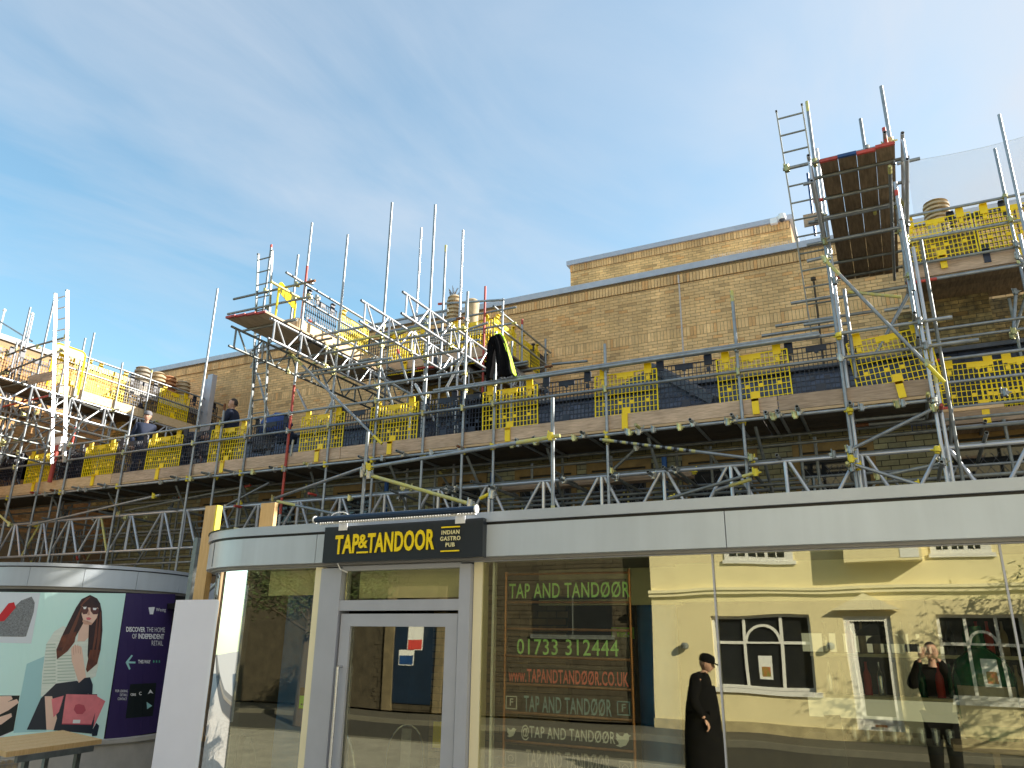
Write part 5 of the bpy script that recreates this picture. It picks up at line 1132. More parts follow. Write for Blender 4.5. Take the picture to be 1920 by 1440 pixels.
# guard rails round the platform
pz = atY(1468, 317, 9.9).z
S2.px('guard_rail', (1468, 318), (1660, 273), 9.9, 'galv'); S2.px('guard_rail', (1682, 307), (1725, 297), 10.4, 'galv', c=False); S2.px('ledger_tube', (1506, 346), (1530, 341), 10.6, 'galv', c=False); S2.px('ledger_tube', (1513, 490), (1542, 483), 10.8, 'galv', c=False); S2.px('ledger_tube', (1483, 569), (1560, 556), 11.6, 'galv', c=False); S2.px('ledger_tube', (1507, 609), (1565, 600), 11.4, 'galv', c=False)
for uv, yy in (((1652, 162), 9.95), ((1613, 223), 11.2), ((1657, 240), 9.75), ((1873, 215), 12.6)):
    p = atY(*uv, yy)
    if uv[0] != 1873: S2.up_(p.x, yy, ZP-.1 if uv[0] != 1657 else ZP+.02, p.z, 'galv' if uv[0] != 1657 else 'red_paint')
m = M(); p = atY(1660, 262, 9.72); S2.tube('guard_rail', (p.x, 9.6, pz), (p.x, 13.3, pz), 'galv'); S2.tube('guard_rail', (p.x, 9.7, pz-.45), (p.x, 13.3, pz-.45), 'galv'); S2.c((p.x, 9.92, pz-.03), 'z')
S2.c(atY(1527, 302, 9.9), 'z'); S2.c(atY(1672, 268, 9.9), 'z'); S2.c(atY(1625, 277, 9.9), 's')
p = atY(1688, 395, 9.55); S2.tube('brace_tube', (p.x, 9.6, p.z), (p.x+.02, YS-.1, 5.4), 'galv') if False else None
S2.up_(atY(1688, 395, 10.2).x, 10.2, 6.2, atY(1688, 390, 10.2).z, 'galv'); S2.up_(atY(1678, 342, 9.75).x, 9.75, 7.0, atY(1678, 342, 9.75).z, 'alu', marks=((.62, .78, 'red_paint'),))
S2.px('brace_tube', (1541, 481), (1771, 717), YS-.35, 'galv', marks=((0, .16, 'yellow_paint'), (.86, 1, 'yellow_bright')), c=False); S2.c(atY(1548, 489, YS-.3), 'z'); S2.c(atY(1738, 683, YS-.3), 'z')
S2.px('brace_tube', (1703, 552), (1640, 668), YS+.1, 'galv', c=False); S2.px('brace_tube', (1590, 547), (1690, 557), YS+.5, 'yellow_paint', c=False); S2.px('brace_tube', (1658, 582), (1705, 575), YS+.2, 'galv', c=False)
S2.px('brace_tube', (1585, 848), (1759, 762), YS-.12, 'galv', ck='z'); S2.px('brace_tube', (1604, 872), (1722, 909), YS-.12, 'galv', ck='y'); S2.px('brace_tube', (1640, 895), (1780, 866), YS+.1, 'galv_dark', ck='z')
for z in (6.05, 5.69): S2.X('ledger_tube', .60, 1.05 if z > 6 else 1.2, YS-.06, z, c=False)
for u_, v_ in ((1714, 590), (1721, 636), (1740, 740), (1594, 758), (1765, 762), (1589, 870), (1765, 868)):
    p = atY(u_, v_, YS-.25); S2.Yt('transom_tube', p.x, YS-.32, YS+.9, p.z, 'galv')
for u_, v_ in ((1572, 628), (1577, 673), (1725, 605), (1735, 651), (1593, 768), (1752, 750), (1595, 846), (1597, 862), (1598, 880), (1757, 842), (1768, 868), (1553, 480), (1700, 451), (1705, 515), (1566, 530)): S2.c(atY(u_, v_, YS-.12), S2.rnd.choice('zys'))
for y in (YS+.4, YS+.7): S2.X('transom_tube', -.3, .6, y, 4.9, 'galv_dark', c=False)
# ---- recessed right walkway and upper right deck
S3 = Scaf('right-hand upper scaffold deck with bare toe boards beyond the loading tower', (1.8, 13.1, 4.5))
Y3 = 12.3
S3.up_(atY(1873, 215, 12.4).x, 12.4, 5.0, atY(1873, 215, 12.4).z); S3.up_(atY(1865, 279, 13.0).x, 13.0, 5.0, atY(1865, 279, 13.0).z)
for z in (5.92, 5.56, 5.18): S3.X('guard_rail', .85, 3.6, Y3, z, c=False)
S3.X('ledger_tube', .9, 3.6, Y3-.05, 4.87, 'galv'); S3.X('ledger_tube', .9, 3.6, Y3+.1, 4.62, 'galv_dark')
m = M(); m.box(.86, 3.4, Y3+.05, Y3+.09, 4.94, 5.13); build('toe_board', m, 'wood', S3.root); m = M(); m.box(.75, 1.5, YS+.3, YS+.34, 4.86, 4.9); build('board_edge', m, 'wood_new', S3.root)
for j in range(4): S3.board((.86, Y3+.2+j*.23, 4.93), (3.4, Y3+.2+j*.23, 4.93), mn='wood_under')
for x in (1.35, 2.3): S3.Yt('transom_tube', x, Y3-.2, Y3+1.2, 4.89, 'galv')
ZU = 7.62; YU = 13.1
for j in range(5): S3.board((.80, YU+.2+j*.23, ZU), (4.2, YU+.2+j*.23, ZU), mn='wood_under')
m = M(); m.box(.84, 4.2, YU+.02, YU+.06, ZU+.02, ZU+.245); build('toe_board', m, 'wood', S3.root)
for z in (8.75, 8.30, 7.86): S3.X('guard_rail', .80, 4.2, YU-.05, z, 'galv' if z != 7.86 else 'galv_dark', c=True)
S3.X('ledger_tube', .7, 4.2, YU-.05, ZU-.06, 'galv_dark'); S3.X('ledger_tube', .7, 4.2, YU-.5, 7.35, 'galv', marks=((.0, .12, 'red_paint'),), c=False); S3.X('ledger_tube', .7, 4.2, YU-.2, 6.62, 'galv', c=False); S3.X('ledger_tube', .7, 4.2, YU+.3, 6.62, 'galv', c=False); S3.X('ledger_tube', 1.2, 4.2, YU+1.0, 6.2, 'galv_dark', c=False)
S3.px('brace_tube', (1905, 545), (1900, 625), 13.2, 'galv'); S3.px('brace_tube', (1925, 550), (1898, 635), 13.6, 'galv_dark'); S3.px('brace_tube', (1908, 480), (1925, 500), 12.5, 'galv'); S3.upx((1892, 560), 13.7, 5.0, 'galv_dark'); S3.upx((1912, 440), 12.6, 5.0, 'galv')
# back of the recess: dark hole behind
# ---- middle upper scaffold with hoist platform
S4 = Scaf('middle upper scaffold with a red-edged hoist platform and lattice beams', (-9, 12.5, 5))
ZB, YB4 = 7.50, 9.38
xl, xrr = atY(425, 597, YB4).x, atY(492, 581, YB4).x
for k in range(4):
    x = xl+.115+k*(xrr-xl)/4; S4.board((x, YB4-.03+.03*k, ZB), (x, YB4+3.9, ZB), .222, .038, 'wood_Y' if k < 3 else 'wood_Y', band_='red_paint')
for y in (9.9, 10.9, 11.9, 12.9): S4.X('transom_tube', xl-.1, xrr+.35, y, ZB-.045, 'galv_dark', c=False)
for u_, v_, mn in ((434, 612, 'galv_dark'), (507, 597, 'alu'), (677, 563, 'alu'), (755, 547, 'alu')):
    p = atY(u_, v_, 9.4); S4.beam((p.x, 9.4, p.z), (0, 1, 0), 5.6, .38, mn, pitch=.72)
    S4.c((p.x, YS, p.z)); S4.c((p.x, YS, p.z-.38))
# toe board and mesh side of platform
xs4 = -9.76
m = M(); m.box(xs4-.02, xs4+.02, 10.35, 13.05, ZB+.02, ZB+.245); build('toe_board', m, 'wood_newY', S4.root); m = M(); m.box(-10.28, xs4-.02, 10.33, 10.37, ZB+.02, ZB+.245); build('toe_board', m, 'wood', S4.root)
for z, y0 in ((8.47, 9.85), (8.12, 9.5)): S4.tube('guard_rail', (xs4+.06, y0, z), (xs4+.06, 13.3, z), 'galv', marks=((0, .2, 'yellow_paint'),) if z < 8.2 else ())
S4.tube('guard_rail', (xs4+.06, 10.6, 7.78), (xs4+.06, 13.2, 7.78), 'galv')
S4.px('guard_rail', (438, 561), (591, 526), 10.3, 'galv_dark', c=False); S4.px('guard_rail', (427, 589), (583, 556), 10.3, 'galv_dark', c=False)
for uv, yy, z0 in (((559, 478), 11.0, 7.4), ((574, 530), 10.45, 7.3)): S4.upx(uv, yy, z0)
for uv in ((585, 530), (559, 535), (500, 547), (583, 558), (500, 575), (553, 560), (597, 560)): S4.c(atY(*uv, 10.4), S4.rnd.choice('sz'))
# X-running ledgers tying the beams
for a, b_, mn in (((560, 633), (840, 585), 'galv'), ((565, 667), (872, 619), 'galv_dark'), ((560, 707), (866, 657), 'galv_dark'), ((485, 681), (556, 669), 'galv_dark'), ((640, 731), (872, 697), 'galv'), ((617, 650), (655, 643), 'galv_dark'), ((672, 678), (702, 671), 'galv_dark'), ((560, 700), (735, 672), 'galv'), ((705, 625), (870, 598), 'galv'), ((640, 640), (800, 616), 'yellow_paint')):
    p, q = atY(*a, YS-.12), atY(*b_, YS-.12); z = (p.z+q.z)/2; S4.tube('ledger_tube', (p.x, YS-.12, z), (q.x, YS-.12, z), mn)
    for (ux, uy, z0, z1) in S1.up:
        if p.x < ux < q.x and abs(uy-YS) < .1 and z1 > z: S4.c((ux, YS-.03, z))
for a, b_ in (((745, 628), (800, 602)), ((482, 680), (465, 790)), ((483, 700), (504, 782)), ((557, 730), (578, 775)), ((630, 740), (590, 815)), ((715, 690), (738, 765)), ((778, 720), (805, 770)), ((871, 663), (838, 725)), ((781, 722), (815, 790)), ((820, 700), (870, 668)), ((545, 610), (478, 665)), ((838, 735), (860, 812))):
    S4.px('brace_tube', a, b_, YS+.35, 'alu' if S4.rnd.random() < .6 else 'galv', c=False)
# rear deck along X at YU, then return going back
for j in range(5): S4.board((-10.0, YU+.2+j*.23, ZB), (-6.6, YU+.2+j*.23, ZB), mn='wood_under')
m = M(); m.box(-9.72, -6.6, YU+.02, YU+.06, ZB+.02, ZB+.245); build('toe_board', m, 'wood', S4.root)
for z in (8.45, 8.1): S4.X('guard_rail', -9.8, -6.4, YU-.05, z, 'galv', c=False)
for uv, mn in (((910, 537), 'red_paint'), ((943, 560), 'galv'), ((960, 640), 'galv')): S4.upx(uv, YU-.1, 5.1, mn)
for x in (-9.6, -8.6, -7.6): S4.up_(x, YU, 5.1, 8.6)
for x, mn in ((-9.9, 'galv'), (-6.75, 'galv')):
    pass
xr4 = -6.86
for z in (8.50, 8.12): S4.tube('guard_rail', (xr4, YU-.2, z), (xr4, 15.9, z), 'galv')
m = M(); m.box(xr4-.08, xr4-.04, YU, 15.9, ZB+.02, ZB+.245); build('toe_board', m, 'wood_newY', S4.root)
for k in range(3): S4.board((xr4-.25-.23*k, YU+.3, ZB), (xr4-.25-.23*k, 15.8, ZB), mn='wood_under')
for yy in (14.3, 15.6): S4.up_(xr4, yy, 5.6, 8.75)
S4.beam((xr4+.1, 12.6, ZB-.1), (0, 1, 0), 3.2, .38, 'alu', pitch=.7)
for a, b_ in (((805, 650), (900, 637)), ((800, 690), (905, 674)), ((955, 683), (990, 678)), ((1035, 683), (1101, 677)), ((822, 570), (945, 562)), ((870, 620), (915, 605))): S4.px('ledger_tube', a, b_, YU-.3 if a[0] > 900 else 12.4, 'galv', c=False)
S4.px('brace_tube', (725, 712), (790, 695), 12.6, 'red_paint', c=False) if False else None
for x in (-9.3, -8.4, -7.5): S4.Yt('transom_tube', x, YU-.35, YU+1.4, ZB-.045, 'galv')
m = M(); q = atY(740, 703, YU-.2); S4.X('ledger_tube', -9.9, -6.5, YU-.12, ZB-.09, 'galv', marks=((.35, .45, 'red_paint'), (.75, .9, 'red_paint')), c=False); S4.X('ledger_tube', -9.9, -6.0, YU-.3, ZB-.45, 'galv_dark', c=False); S4.X('ledger_tube', -9.9, -6.0, YU+.9, ZB-.09, 'galv_dark', c=False)
# yellow self-closing gate on the platform
gt = thing('access_gate', 'yellow looped ladder gate on the middle hoist platform', 'gate', (-9.9, 10.4, ZB))
def gate(root, P0, P1, z0, z1, mn='mesh_yellow'):
    d = (P1-P0); rr = .12; pts = [P0+V(0, 0, z0), P0+V(0, 0, z1-rr)]
    for k in range(1, 6): a = math.pi/2*k/6; pts.append(P0+d.normalized()*rr*(1-math.cos(a))+V(0, 0, z1-rr+rr*math.sin(a)))
    pts.append(P0+d.normalized()*rr+V(0, 0, z1)); pts.append(P1-d.normalized()*rr+V(0, 0, z1))
    for k in range(1, 6): a = math.pi/2*k/6; pts.append(P1-d.normalized()*rr*(1-math.sin(a))+V(0, 0, z1-rr+rr*math.cos(a)))
    pts += [P1+V(0, 0, z1-rr), P1+V(0, 0, z0)]
    m = M(); m.holes = False
    for a, b_ in zip(pts[:-1], pts[1:]): m.tube(a, b_, .020, 8, False)
    build('hoop', m, mn, root, smooth=True); m = M(); m.beam(P0.lerp(P1, .05)+V(0, 0, z1-.12), P1.lerp(P0, .05)+V(0, 0, z1-.12), .012, .2); build('top_plate', m, mn, root)
a, b_ = atY(507, 610, 10.0), atY(547, 604, 10.9)
gate(gt, V(a.x, 10.1, 0), V(b_.x+.0, 10.95, 0), ZB+.02, ZB+.98)
# ---- left wing scaffold
S5 = Scaf('left wing scaffold deck running back along the sunlit side wall', (-18, 12, 4))
XS = -17.7; ZL = 7.42
for k in range(4): S5.board((XS-.2-.23*k, 9.0, ZL), (XS-.2-.23*k, 15.6, ZL), mn='wood_under')
for y0, y1, mn in ((10.9, 13.2, 'wood_newY'), (13.21, 15.7, 'wood_newY')): m = M(); m.box(XS-.0, XS+.04, y0, y1, ZL+.02, ZL+.25); build('toe_board', m, mn, S5.root)
for z in (8.52, 8.12): S5.tube('guard_rail', (XS+.06, 11.0, z), (XS+.06, 17.2, z), 'galv')
for uv, z0 in (((160, 634), 3.0), ((177, 624), 3.0), ((285, 694), 6.2), ((390, 748), 6.4), ((130, 640), 3.6), ((230, 680), 6.5)):
    p = atX(*uv, XS+.08); S5.up_(p.x, p.y, z0, p.z, 'galv' if uv[0] != 177 else 'red_paint' if False else 'galv', marks=((.35, .6, 'red_paint'),) if uv[0] == 177 else ())
for y in (10.2, 12.6): pass
S5.beam((XS+.15, 9.2, ZL-.06), (0, 1, 0), 6.4, .45, 'alu', pitch=.95, rl=.022); S5.beam((XS-.9, 9.2, ZL-.06), (0, 1, 0), 6.4, .45, 'alu', pitch=.95, rl=.022)
for z in (6.5, 6.1, 5.7): S5.tube('ledger_tube', (XS+.1, 9.2, z), (XS+.1, 14.5, z), 'galv_dark')
for y in (10.0, 11.2, 12.4, 13.6, 14.6): S5.tube('transom_tube', (XS-2.6, y, ZL-.05), (XS+.35, y, ZL-.05), 'galv_dark'); S5.c((XS+.15, y, ZL-.05))
# nearer front left hoist tower
YQ = 10.6
for uv, z1y, mn in (((57, 576), 0, 'galv'), ((62, 592), 0, 'alu'), ((102, 560), 0, 'galv'), ((2, 700), 0, 'galv'), ((33, 640), 0, 'galv'), ((-12, 600), 0, 'galv')):
    S5.upx(uv, YQ, 2.6, mn)
for a, b_, mn in (((12, 664), (128, 631), 'galv_dark'), ((0, 702), (120, 655), 'galv_dark'), ((-5, 765), (100, 740), 'red_paint'), ((20, 800), (110, 780), 'galv_dark'), ((-5, 662), (30, 655), 'galv'), ((0, 834), (80, 822), 'galv_dark')): S5.px('ledger_tube', a, b_, YQ-.1, mn)
for a, b_ in (((0, 858), (42, 765)), ((45, 846), (72, 815)), ((60, 772), (85, 842)), ((25, 735), (58, 715)), ((35, 780), (0, 870)), ((-5, 785), (20, 740)), ((65, 760), (140, 800)), ((115, 845), (160, 780)), ((70, 770), (20, 850))): S5.px('brace_tube', a, b_, YQ+.2, 'galv', c=False)
for a, b_ in (((-10, 655), (95, 690)), ((0, 680), (100, 712)), ((0, 716), (60, 735)), ((18, 706), (60, 720)), ((-5, 600), (60, 640))): S5.px('ledger_tube', a, b_, YQ+1.2, 'galv', c=False)
p, q = atY(55, 712, YQ-.05), atY(106, 697, YQ-.05); m = M(); m.beam((p.x, YQ-.06, p.z-.02), (q.x, YQ-.06, p.z-.02), .035, .22); build('toe_board', m, 'wood', S5.root)
for k in range(4): S5.board((-20.5+.23*k, 9.2, 7.36), (-20.5+.23*k, 12.0, 7.36), mn='wood_under')
p = atY(84, 822, YQ-.02); m = M(); m.tube((p.x, YQ+.3, 5.2), (p.x+.02, YQ+.3, 6.1), .05, 10, False); build('marker_tube', m, 'red_paint', S5.root)
p = atY(108, 828, YQ+.3); m = M(); m.box(p.x-.12, p.x+.12, YQ+.3, YQ+.45, p.z-.22, p.z+.12); tag(build('control_box', m, 'white_plastic'), 'pale grey metal box behind the left ladder', 'box')
gt2 = thing('access_gate', 'orange-yellow looped gate behind the left aluminium ladder', 'gate', (XS, 10.6, ZL)); a = atX(108, 700, XS+.2); gate(gt2, V(XS+.2, 10.55, 0), V(XS+.2, 11.35, 0), ZL+.05, ZL+1.15, 'mesh_yellow_solid')

# extra clutter in the far left bay
rb = random.Random(5)
for k in range(12):
    x = rb.uniform(-20.5, -18.0); y = rb.uniform(10.8, 12.5); z = rb.uniform(5.3, 6.6); S5.tube('brace_tube', (x, y, z), (x+rb.uniform(-1.4, 1.4), y+rb.uniform(-.3, .6), z+rb.uniform(.7, 1.5)), rb.choice(('galv', 'galv_dark')))
for k in range(6): x = -20.4+k*.55; S5.up_(x, 12.0+.3*(k % 2), 3.2, 7.3, 'galv')
for k in range(14): S5.c(V(rb.uniform(-20, -18), YQ-.1, rb.choice((6.2, 6.8, 7.3, 8.0, 8.5))), 'z')
for a, b_ in (((75, 728), (190, 770)), ((120, 800), (250, 832)), ((150, 790), (240, 810)), ((60, 700), (70, 850)), ((10, 735), (15, 870))): S5.px('ledger_tube', a, b_, YQ+.9, 'galv', c=False)
for a, b_ in (((600, 690), (640, 790)), ((668, 640), (650, 700)), ((700, 700), (780, 745)), ((745, 655), (765, 720)), ((885, 640), (870, 700)), ((495, 640), (470, 690))): S4.px('brace_tube', a, b_, YS+.7, 'galv', c=False)
# ================================================================= hanging mesh guards
def guard(mn, name_label, seed=0):
    t = thing('mesh_guard', name_label, 'mesh guard', (0, 0, 0), 'plastic mesh guards'); sol = 'mesh_yellow_solid' if mn == 'mesh_yellow' else mn
    W, H_, zt = 1.02, .93, -.07
    m = M(); nx, nz = 16, 11
    for i in range(nx+1):
        x = -W/2+W*i/nx; w_ = .0098 if 0 < i < nx else .018; m.box(x-w_/2, x+w_/2, -.008, .008, zt-H_, zt)
    for j in range(nz+1):
        z = zt-H_*j/nz; w_ = .0088 if 0 < j < nz else .017; m.box(-W/2, W/2, -.0065, .0065, z-w_/2, z+w_/2)
    build('grid', m, mn, t, origin=(0, 0, 0))
    for s_ in (-1, 1):
        x = s_*.37; m = M(); m.box(x-.058, x+.058, -.012, .016, zt-.06, .03); m.box(x-.052, x+.052, -.05, .016, .028, .040); m.box(x-.03, x+.03, -.013, .013, zt-.16, zt-.10); build('hook', m, sol, t, origin=(0, 0, 0))
    m = M(); m.box(-.14, .14, -.012, .012, zt-.075, zt+.006); m.box(-.03, .03, -.0121, .0119, zt-.11, zt-.0755); build('label_plate', m, sol, t, origin=(0, 0, 0))
    m = M(); m.box(-.055, .065, -.013, .013, zt-H_*.80, zt-H_*.62); m.box(-.05, .045, -.085, -.013, zt-H_*.80, zt-H_*.74); m.box(-.05, .045, -.085, -.068, zt-H_-.01, zt-H_*.76); build('toe_clip', m, sol, t, origin=(0, 0, 0))
    m = M()
    pass
    for x in (-.36, -.10, .10, .36): m = M(); m.box(x-.03, x+.03, -.0125, .0125, zt-H_*.56, zt-H_*.50); build('lug', m, sol, t, origin=(0, 0, 0))
    return t
gY = guard('mesh_yellow', 'x'); gN = guard('mesh_navy', 'x'); used = set()
grnd = random.Random(31)
def put(kind, x, y, z, rz, label, tilt=0.):
    src = gY if kind == 'y' else gN; tilt += grnd.uniform(-.022, .022); rz += grnd.uniform(-.02, .02); z += grnd.uniform(-.012, .012)
    if kind not in used: used.add(kind); src.location = (x, y, z); src.rotation_euler = (0, tilt, rz); src['label'] = label; return src
    return copy_thing(src, (x, y, z), (0, tilt, rz), label)
YM = YS+.088; RZ = 6.045
def mg(kind, u0, u1, v, label, Y=YM, z=RZ, tilt=0.):
    a, b_ = atY(u0, v, Y), atY(u1, v, Y); put(kind, (a.x+b_.x)/2, Y, z, 0, label, tilt)
front = [('y', 1342, 1480, 690, 'yellow mesh guard right of centre, between the two uprights left of the loading tower'),
 ('y', 1120, 1228, 720, 'yellow mesh guard directly below the middle of the blank yellow brick wall'),
 ('y', 905, 1008, 745, 'yellow mesh guard directly under the hanging black jacket'),
 ('y', 695, 785, 780, 'yellow mesh guard on the front rail below the middle lattice beams'),
 ('y', 560, 650, 800, 'yellow mesh guard just right of the red-painted upright'),
 ('y', 393, 468, 820, 'yellow mesh guard in front of the bare-headed workman'),
 ('y', 274, 345, 840, 'yellow mesh guard beside the workman in the grey cap'),
 ('y', 152, 222, 860, 'yellow mesh guard at left between the ladder and the workman in the cap'),
 ('y', 44, 108, 875, 'leftmost yellow mesh guard on the front rail'),
 ('n', 1230, 1340, 715, 'dark navy mesh guard between two yellow guards below the main brick wall'),
 ('n', 1480, 1588, 680, 'dark navy mesh guard immediately left of the loading tower'),
 ('n', 1010, 1118, 740, 'dark navy mesh guard right of the hanging jacket'),
 ('n', 790, 880, 770, 'dark navy mesh guard left of the hanging jacket'),
 ('n', 868, 905, 770, 'narrow showing navy mesh guard tucked beside the guard under the jacket'),
 ('n', 650, 695, 790, 'dark navy mesh guard behind the foot of the long diagonal tube'),
 ('n', 470, 545, 815, 'dark navy mesh guard in front of the blue sheeting'),
 ('n', 345, 394, 835, 'dark navy mesh guard in front of the bending workman'),
 ('n', 222, 274, 850, 'dark navy mesh guard in front of the workman in the cap'),
 ('n', 108, 152, 865, 'dark navy mesh guard at the foot of the left aluminium ladder'),
 ('n', -10, 44, 885, 'leftmost dark navy mesh guard at the photo edge')]
jj = 0
for i, f_ in enumerate(front):
    a_ = mg(f_[0], f_[1], f_[2], f_[3], f_[4], YM+(0 if f_[0] == 'y' else .03))
mg('y', 1605, 1728, 670, 'large skewed yellow mesh guard inside the foot of the loading tower', YM, RZ-.0, R(-5))
mg('n', 1740, 1800, 710, 'navy mesh guard in shadow right of the loading tower', 12.45, 5.92); mg('y', 1808, 1868, 710, 'yellow mesh guard in the recess, second from the right photo edge', 12.43, 5.92); mg('y', 1870, 1960, 700, 'yellow mesh guard cut by the right photo edge at walkway level', 12.43, 5.92); mg('n', 1812, 1880, 705, 'navy mesh guard overlapped by two yellow ones in the recess', 12.46, 5.92)
mg('y', 1703, 1817, 450, 'yellow mesh guard on the upper right deck beside the chimney pot', 13.165, 8.72); mg('n', 1812, 1866, 440, 'navy mesh guard between two yellow ones on the upper right deck', 13.19, 8.72); mg('y', 1858, 1952, 430, 'yellow mesh guard at the right photo edge on the upper deck', 13.165, 8.72)
# middle upper scaffold
def mgx(kind, X, a, b_, v, z, label):
    p, q = atX(a, v, X), atX(b_, v, X); put(kind, X, (p.y+q.y)/2, z, R(90), label)
put('n', -9.84, 11.05, 8.45, R(90), 'dark mesh guard against the sky on the side of the hoist platform'); put('y', -9.84, 12.15, 8.45, R(90), 'yellow mesh guard on the side of the hoist platform, against the sky')
mg('n', 690, 738, 640, 'navy mesh guard at the inner corner behind the hoist platform', 13.19, 8.42); mg('y', 730, 802, 650, 'yellow mesh guard on the middle upper deck behind the lattice beams', 13.165, 8.42); mg('n', 795, 850, 640, 'navy mesh guard on the middle upper deck below the chimney pots', 13.19, 8.42); mg('y', 848, 918, 620, 'yellow mesh guard just left of the red-topped upright on the middle upper deck', 13.165, 8.42)
put('y', -7.0, 13.75, 8.48, R(90), 'yellow mesh guard behind the hanging jacket on the returning rail'); put('y', -7.0, 15.0, 8.48, R(90), 'yellow mesh guard halfway down the rail returning to the brick wall'); put('n', -7.0, 16.0-.45, 8.46, R(90), 'navy mesh guard where the returning rail meets the brick wall')
# left wing
for kind, y, lb in (('y', 12.35, 'yellow mesh guard on the left wing deck, nearest the chimney pots'), ('n', 13.3, 'dark mesh guard on the left wing deck between two yellow guards'), ('y', 14.35, 'yellow mesh guard on the left wing deck below the terracotta pot'), ('n', 15.4, 'dark mesh guard at the far end of the left wing deck'), ('y', 11.3, 'yellow mesh guard on the left wing deck beside the orange gate'), ('y', 16.6, 'yellow mesh guard behind the bare-headed workman')):
    put(kind, XS-.06, y, 8.5, R(90), lb)
for k, y in enumerate((9.9, 10.9)): put('n', XS-1.0, y, 8.5, R(90), ('dark mesh guard far left behind the ladder', 'dark mesh guard just right of the left ladder')[k])
# ================================================================= ladders
def ladder(label, P, Q, w_, n_, mn='alu', rail=(.03, .07), wd=(1, 0, 0)):
    P, Q = Vector(P), Vector(Q); wv = Vector(wd)*w_; t = thing('ladder', label, 'ladder', P, 'ladders on the scaffold')
    for k in (0, 1): m = M(); m.beam(P+wv*k, Q+wv*k, rail[0], rail[1], (0, 1, 0)); build('stile', m, mn, t); m = M(); d = (Q-P).normalized(); m.beam(Q+wv*k, Q+wv*k+d*.03, rail[0]+.008, rail[1]+.008, (0, 1, 0)); build('end_cap', m, 'black', t)
    for i in range(n_): c_ = P.lerp(Q, (i+.6)/n_); m = M(); m.holes = False; m.tube(c_, c_+wv, .014, 8, False); build('rung', m, 'galv_dark' if mn != 'alu' else mn, t, smooth=True)
    return t
a, b_ = atY(104, 552, YQ-.45), atY(97, 870, YQ+.15); w_ = atY(126, 548, YQ-.45).x-a.x
ladder('tall bright aluminium ladder rising above the far left scaffold', (b_.x, YQ+.15, b_.z), (a.x, YQ-.45, a.z), w_, 15)
a, b_ = atY(471, 470, 9.9), atY(470, 815, 10.9); ladder('aluminium ladder standing behind the middle hoist platform', (b_.x, 10.9, b_.z), (a.x, 10.1, a.z), .36, 14, 'galv', (.025, .045))
a, b_ = atY(1456, 211, 10.3), atY(1521, 622, 11.5); ladder('narrow steel ladder leaning up the left side of the loading tower', (b_.x, 11.5, b_.z), (a.x, 10.3, a.z), .36, 13, 'galv', (.02, .04))
# small sheet of ply and debris net by the ladder
p, q = atY(1506, 408, 11.2), atY(1541, 398, 11.2); m = M(); m.box(p.x, q.x, 11.2, 11.22, q.z-.19, q.z+.02); tag(build('plywood_offcut', m, 'wood'), 'small brown board tied beside the loading tower ladder', 'board')
p = atY(1514, 325, 11.9); q = atY(1528, 442, 11.9); m = M(); m.tube((p.x, 11.9, q.z), (p.x, 11.9, p.z), .02, 8, False); tag(build('net_post', m, 'navy_paint'), 'thin dark post holding the net behind the ladder', 'post')
p = atY(1524, 520, 15.7); m = M(); m.tube((p.x, 15.85, 7.1), (p.x, 15.85, p.z), .02, 8, False); m.lathe((p.x, 15.85, p.z), [(.05, 0), (.05, .06), (.02, .08)], 10); tag(build('vent_pipe', m, 'bark'), 'thin dark vertical pipe fixed to the brick wall behind the ladder', 'pipe')
# debris net: real strands
nt_ = thing('debris_net', 'fine grey debris net stretched against the sky at upper right', 'net', (2, 14.5, 9.6))
a, b_, c_, d_ = atY(1700, 303, 14.5), atY(1960, 245, 14.5), atY(1960, 365, 15.9), atY(1715, 408, 15.9)
m = M(); nu, nv = 150, 56
def nq(u, v): p = a.lerp(b_, u).lerp(d_.lerp(c_, u), v); return p+V(0, 0, -.10*math.sin(math.pi*u)*(1-v)*.6)
for i in range(nu+1):
    for j in range(0, nv, 7):
        p, q = nq(i/nu, j/nv), nq(i/nu, (j+7)/nv); w2 = .0012; m.add([p-V(w2, 0, 0), p+V(w2, 0, 0), q+V(w2, 0, 0), q-V(w2, 0, 0)], [(0, 1, 2, 3)])
for j in range(nv+1):
    for i in range(0, nu, 10):
        p, q = nq(i/nu, j/nv), nq((i+10)/nu, j/nv); w2 = .0012 if j else .006; m.add([p-V(0, 0, w2), q-V(0, 0, w2), q+V(0, 0, w2), p+V(0, 0, w2)], [(0, 1, 2, 3)])
build('net_strands', m, 'net', nt_)
